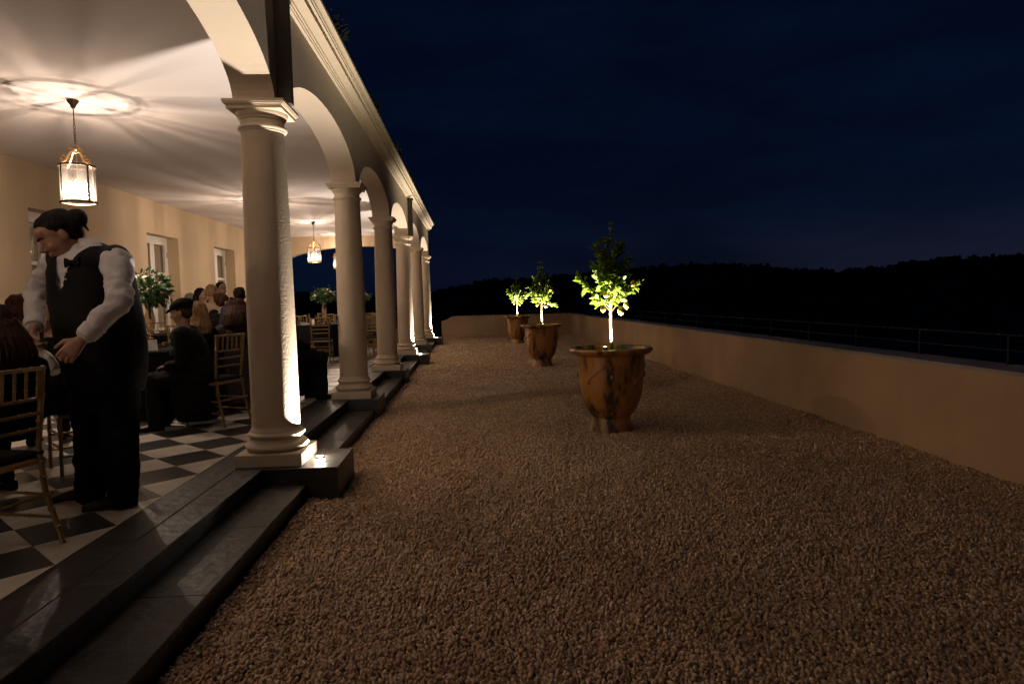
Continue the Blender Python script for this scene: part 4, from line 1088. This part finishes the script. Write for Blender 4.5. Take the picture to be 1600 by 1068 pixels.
bun = A(119, 341, 4.42); hr.ell(bun, (.068, .062, .062), None, 18, 12); hr.ell((bun + P_(0, -.06, .07)) / 2, (.05, .05, .05), None, 12, 10)
cap(hr, [bun + Vector((.04, 0, -.04)), bun + Vector((.075, -.01, -.075)), bun + Vector((.07, 0, -.10))], [.016, .008, .003])
blob(hr, 'hair', H_dark, wt, .008, 3, .006, 18)

bo = thing('glass_bottle', 'clear glass water bottle held upside down by its neck in the waiter\'s hand', 'bottle')
d = (bt1 - bt0); Ln = d.length; R3 = orient(-d, 0)
prof_ = [(.036, 0), (.040, .006), (.040, Ln * .50), (.036, Ln * .58), (.018, Ln * .74), (.014, Ln * .80), (.014, Ln * .98), (.016, Ln)]
mbt = MB(); mbt.lathe(prof_, n=24, cap=True); Rz = Vector((0, 0, 1)).rotation_difference((-d).normalized()).to_matrix()
mbt.v = [tuple(Rz @ Vector(x)) for x in mbt.v]; mbt.build('bottle_body', M_bottle, bo, loc=bt1 + off_); 
lb_ = MB().lathe([(.0405, Ln * .12), (.0405, Ln * .40)], n=24, cap=False); lb_.v = [tuple(Rz @ Vector(x)) for x in lb_.v]; lb_.build('label_band', mat('grey_band', (.32, .30, .28), .5), bo, loc=bt1 + off_)

# ---- guests
def strands(parent, hairm, c, R3, s, seed, n, drop, wide, fore=.0):
    rr = random.Random(seed); m = MB()
    for q in range(n):
        a = rr.uniform(-.12, 1.12) * PI; dx, dy = math.cos(a), -math.sin(a); w = rr.uniform(.92, 1.10); ph = rr.random() * 6; wv = rr.uniform(.003, .009)
        pts_ = []
        for i in range(9):
            t = i / 8
            if t < .35: u = t / .35 * PI * .5; rad, z = .092 * math.sin(u) ** .8, .045 + .095 * math.cos(u)
            else: u = (t - .35) / .65; rad, z = .092 + (wide - .092) * math.sin(min(1, u * 1.3) * PI * .5) - .02 * max(0, u - .8) * 5, .045 - u * drop
            k = wv * math.sin(t * 11 + ph)
            pts_.append(Vector(c) + R3 @ (Vector((dx * rad * w + k, dy * rad * w * 1.05 - .022 + k * .6, z * (w if t < .35 else 1))) * s))
        m.tube(pts_, [.0028 * s] * 8 + [.0008 * s], 4, flat=.6)
    return m.build('hair_strands', hairm, parent, angle=180)
def guest(label, hx, hy, Y, face, hairm, style, cloth, look=None, sit=True, s=1.07, skin=None, bend=0, low=.0, arms='lap', vox=.013, group=None, hz=None, coatlong=False, bulk=0):
    skin = skin or M_skin2
    H = at(hx, hy, Y) if hz is None else hz
    f = Vector((face[0], face[1], 0)).normalized(); r = Vector((f.y, -f.x, 0)); up = Vector((0, 0, 1))
    headz = H.z - FZ
    lean = f * bend
    base = Vector((H.x, H.y, 0)) - lean - f * .03
    t = thing('person', label, 'person', (base.x, base.y, FZ), 0, group)
    hc_ = Vector((0, 0, headz)) + lean + f * .03
    W_ = lambda x, y, z: r * x + f * y + up * z
    hipz = (.56 if sit else .98) * s
    neck = hc_ - up * .155 * s - f * .02
    P0 = W_(0, 0, hipz)
    k = s
    def tor(m, g_):
        loft(m, [(P0 - up * .08, .165 * k + g_, .125 * k + g_, r, f), (P0 + up * .04, .165 * k + g_, .125 * k + g_, r, f), (P0.lerp(neck, .40), .140 * k + g_, .105 * k + g_, r, f), (P0.lerp(neck, .68), .165 * k + g_, .12 * k + g_, r, f),
                 (P0.lerp(neck, .86), .175 * k + g_, .095 * k + g_, r, f), (P0.lerp(neck, .95), .12 * k + g_, .075 * k + g_, r, f), (neck, .062 * k + g_ * .5, .06 * k + g_ * .5, r, f)])
    shz = P0.lerp(neck, .86)
    SHS = [shz + r * q * .185 * k for q in (1, -1)]
    if arms == 'lap': EL = [shz + r * q * .24 * k + f * .02 - up * .28 * k for q in (1, -1)]; WR = [P0 + r * q * .10 * k + f * .30 * k + up * .10 for q in (1, -1)]
    elif arms == 'table': EL = [shz + r * q * .25 * k + f * .12 - up * .25 * k for q in (1, -1)]; WR = [shz + r * q * .12 * k + f * .38 * k - up * .24 for q in (1, -1)]
    else: EL = [shz + r * q * .24 * k - up * .28 * k - f * .02 for q in (1, -1)]; WR = [shz + r * q * .25 * k - up * .52 * k + f * .06 for q in (1, -1)]
    if sit:
        KN = [W_(q * .12, .42, .50) * s for q in (1, -1)]; AN = [W_(q * .13, .40, .09) * s for q in (1, -1)]; HP = [P0 + r * q * .09 for q in (1, -1)]
    else:
        KN = [W_(q * .10, .02, .52) * s for q in (1, -1)]; AN = [W_(q * .11, 0, .09) * s for q in (1, -1)]; HP = [P0 + r * q * .09 for q in (1, -1)]
    lk = Vector(look or (f.x, f.y, -.12)).normalized(); R3 = frame(lk)
    b_ = MB(); tor(b_, -.018); head(b_, hc_, R3, s * .98); cap(b_, [neck - up * .02, hc_ - up * .05 - f * .015], [.055 * k, .052 * k])
    for q in (0, 1):
        cap(b_, [SHS[q], EL[q], WR[q]], [.045 * k, .036 * k, .026 * k]); dd = (WR[q] - EL[q]).normalized()
        hand(b_, WR[q], dd if arms != 'side' else -up, -up + f * .1 if arms != 'side' else (r * (-1 if q == 0 else 1)), (r * (-1 if q == 0 else 1)) if arms != 'side' else f, k * .95, .45)
        cap(b_, [HP[q], KN[q], AN[q]], [.075 * k, .052 * k, .036 * k]); cap(b_, [AN[q] - up * .04, AN[q] + f * .15 - up * .06], [.034, .028])
    blob(b_, 'body', skin, t, vox * .75, 2); 
    if Y < 14: face_parts(t, hc_, R3, s * .98, hairm)
    c_ = MB(); tor(c_, .012 + bulk)
    for q in (0, 1):
        cap(c_, [SHS[q], EL[q], WR[q] + (EL[q] - WR[q]) * .12], [.075 * k + bulk * .6, .062 * k, .046 * k])
        if coatlong and sit: cap(c_, [HP[q], KN[q], AN[q] + up * .02], [.12 * k, .105 * k, .10 * k])
        else: cap(c_, [HP[q], KN[q], AN[q]], [.098 * k, .075 * k, .052 * k])
    if coatlong and sit:
        loft(c_, [(W_(0, .05, .08), .20, .20, r, f), (W_(0, .08, .35), .21, .22, r, f), (W_(0, .06, .60), .20, .20, r, f)])
    blob(c_, 'clothes', cloth, t, vox, 4, .010, 8)
    for q in (0, 1):
        sh = MB(); a_ = AN[q]; fl_ = Vector((a_.x, a_.y, 0))
        loft(sh, [(fl_ - f * .06 + up * .04, .034, .04, r, up), (fl_ + up * .045, .038, .045, r, up), (fl_ + f * .10 + up * .03, .042, .03, r, up), (fl_ + f * .19 + up * .018, .028, .017, r, up)], 14); sh.build('shoe', M_shoe, t, angle=60)
    # hair
    h_ = MB(); Q_ = lambda x, y, z: hc_ + R3 @ (Vector((x, y, z)) * s)
    h_.ell(Q_(0, -.024, .045), tuple(q * s for q in (.085, .098, .090)), R3, 18, 12); h_.ell(Q_(0, -.045, .005), tuple(q * s for q in (.080, .070, .080)), R3, 16, 10)
    if style == 'long':
        for i in range(9):
            a = PI * (i / 8) ; dx, dy = math.cos(a), -math.sin(a)
            cap(h_, [Q_(dx * .075, dy * .085 - .02, .02), Q_(dx * .088, dy * .095 - .02, -.06), Q_(dx * .10, dy * .11 - .01, -.15), Q_(dx * .10, dy * .115, -.24)], [.026 * s, .030 * s, .034 * s, .020 * s], 8)
    elif style == 'full':
        for i in range(11):
            a = PI * 1.1 * (i / 10) - .15; dx, dy = math.cos(a), -math.sin(a)
            cap(h_, [Q_(dx * .085, dy * .085 - .02, .04), Q_(dx * .118, dy * .115 - .02, -.05), Q_(dx * .125, dy * .125 - .01, -.14), Q_(dx * .11, dy * .12, -.20)], [.034 * s, .042 * s, .045 * s, .025 * s], 8)
    elif style == 'updo':
        h_.ell(Q_(0, -.105, .07), .055 * s, None, 14, 10); h_.ell(Q_(0, -.10, .02), .05 * s, None, 14, 10); h_.ell(Q_(.03, -.09, .09), .035 * s, None, 12, 8)
    elif style == 'bob':
        for i in range(9):
            a = PI * (i / 8); dx, dy = math.cos(a), -math.sin(a)
            cap(h_, [Q_(dx * .078, dy * .085 - .02, .02), Q_(dx * .092, dy * .10 - .015, -.07)], [.028 * s, .022 * s], 8)
    blob(h_, 'hair', hairm, t, .009 if Y < 9 else .012, 4, .006, 12)
    if Y < 9.5 and style in ('long', 'full', 'bob'): strands(t, hairm, hc_, R3, s, int(hx), 420 if Y < 5 else 240, {'long': .27, 'full': .24, 'bob': .12}[style], {'long': .105, 'full': .150, 'bob': .100}[style])
    return t, hc_, R3, s
# boy in the flat cap
t, hc_, R3, s = guest('boy in dark flat cap and black coat, seated facing left, hand in lap', 283, 489, 7.35, (-.96, -.18), H_brown, 'short', M_black, look=(-.93, -.12, -.18), s=1.04, arms='lap', vox=.011, coatlong=True, bend=.13, bulk=.035)
cp_ = MB(); Q_ = lambda x, y, z: hc_ + R3 @ (Vector((x, y, z)) * s)
cp_.ell(Q_(0, -.025, .085), (.108, .125, .070), R3 @ Matrix.Rotation(-.15, 3, 'X'), 24, 14); cp_.ell(Q_(0, -.06, .055), (.092, .07, .055), R3, 20, 12)
loft(cp_, [(Q_(0, .06, .060), .085, .010, R3 @ Vector((1, 0, 0)), R3 @ Vector((0, 0, 1))), (Q_(0, .115, .045), .078, .008, R3 @ Vector((1, 0, 0)), R3 @ Vector((0, 0, 1))), (Q_(0, .140, .028), .045, .006, R3 @ Vector((1, 0, 0)), R3 @ Vector((0, 0, 1)))], 20)
cp_.ell(Q_(0, -.02, .135), .008, None, 8, 6)
cpo = thing('flat_cap', 'dark flat cap on the seated boy\'s head', 'cap', t.location[:])
blob(cp_, 'cap_cloth', M_black, cpo, .008, 3, .005, 12)
guest('blonde guest seated just behind the boy in the cap, facing away', 308, 490, 8.15, (-.9, .45), H_blond, 'long', M_black, arms='table', s=1.0)
guest('dark haired woman in black standing at the rear wall, seen in profile facing right', 315, 462, 12.0, (.97, -.2), H_dark, 'long', M_black, sit=False, arms='side')
guest('fair haired guest in a beige jacket standing with back to the camera', 332, 457, 11.6, (.35, .93), H_blond, 'short', M_beige, sit=False, arms='side')
guest('man with short dark hair standing behind the guest in beige', 346, 452, 12.6, (.75, -.66), H_dark, 'short', M_black, sit=False, arms='side', skin=M_skin)
guest('grey haired guest near the rear wall, left of the dark haired woman', 299, 469, 13.2, (.8, .5), H_grey, 'bob', M_beige, sit=False, arms='side')
guest('brown haired guest in black leaning in front of the beige jacket', 349, 472, 10.6, (.6, .8), H_brown, 'updo', M_black, sit=False, arms='side', bend=.12)
guest('guest with a dark jewelled updo and navy dress beside the first column', 374, 463, 10.4, (-.4, .9), H_dark, 'updo', M_navy, sit=False, arms='side')
guest('woman with full brown hair in a flecked dark coat behind the empty chair', 371, 487, 8.55, (-.5, .87), H_brown, 'full', M_tweed, arms='table', s=1.12, coatlong=True)
guest('woman with long brown hair and black dress seated at the left frame edge', -12, 520, 4.05, (-.9, .43), H_brown, 'full', M_black, arms='table', s=1.12)
guest('auburn haired woman whose face shows between the waiter\'s arm and body', 76, 492, 5.35, (-.6, -.8), H_auburn, 'long', M_black, look=(-.3, -.95, -.1), arms='table')
guest('red-brown haired guest seen from behind at the far left', 33, 487, 6.3, (-.2, .98), H_auburn, 'bob', M_black, arms='table')
guest('woman in a black dress with a bare shoulder seated right of the first column', 441, 468, 9.0, (.72, .69), H_dark, 'updo', M_black, arms='lap', s=1.12, coatlong=True)

# ------------------------------------------------------------------ shrubs along the roof edge
for i, (y, s_) in enumerate(((6.6, 1.1), (8.0, 1.0), (11.0, .9), (14.2, .9), (17.5, .85))):
    t = thing('roof_shrub', 'dim trailing shrub spilling over the cornice, number %d from the camera' % (i + 1), 'shrub', (XO + .02, y, 4.36), 0, 'shrubs in pots along the roof edge')
    t['label'] = ['dim shrub on the roof edge nearest the camera, cut by the top of the frame', 'dim blocky shrub on the roof edge above the first arch', 'dim shrub on the roof edge above the second column', 'small dim shrub on the roof edge above the third column', 'smallest dim shrub far along the roof edge'][i]
    MB().lathe([(.10, 0), (.14, .02), (.17, .22), (.19, .24), (.15, .24)], (-.16, 0, 0), 20).build('pot', M_mould, t)
    rr = random.Random(40 + i); m = MB()
    for q in range(420):
        d = Vector((rr.gauss(0, 1), rr.gauss(0, 1), rr.gauss(0, 1))).normalized() * rr.random() ** .4
        p = Vector((-.08 + d.x * .22 * s_, d.y * .30 * s_, .30 + d.z * .24 * s_)); L_ = rr.uniform(.05, .09); R_3 = orient((rr.gauss(0, 1), rr.gauss(0, 1), rr.gauss(0, 1)), 0); v_, f_ = leaf_geo(1, .5, rr)
        m.add([p + R_3 @ (Vector(x) * L_) for x in v_], f_)
    tag(m.build('foliage', M_dark_leaf, t, angle=180), kind='stuff')
    sm = MB()
    for q in range(7): a = q * .9; sm.tube([(-.16, 0, .2), (-.12 + .05 * math.cos(a), .1 * math.sin(a), .35), (-.08 + .12 * math.cos(a), .2 * math.sin(a), .42)], .006, 5)
    sm.build('stems', M_bark, t)
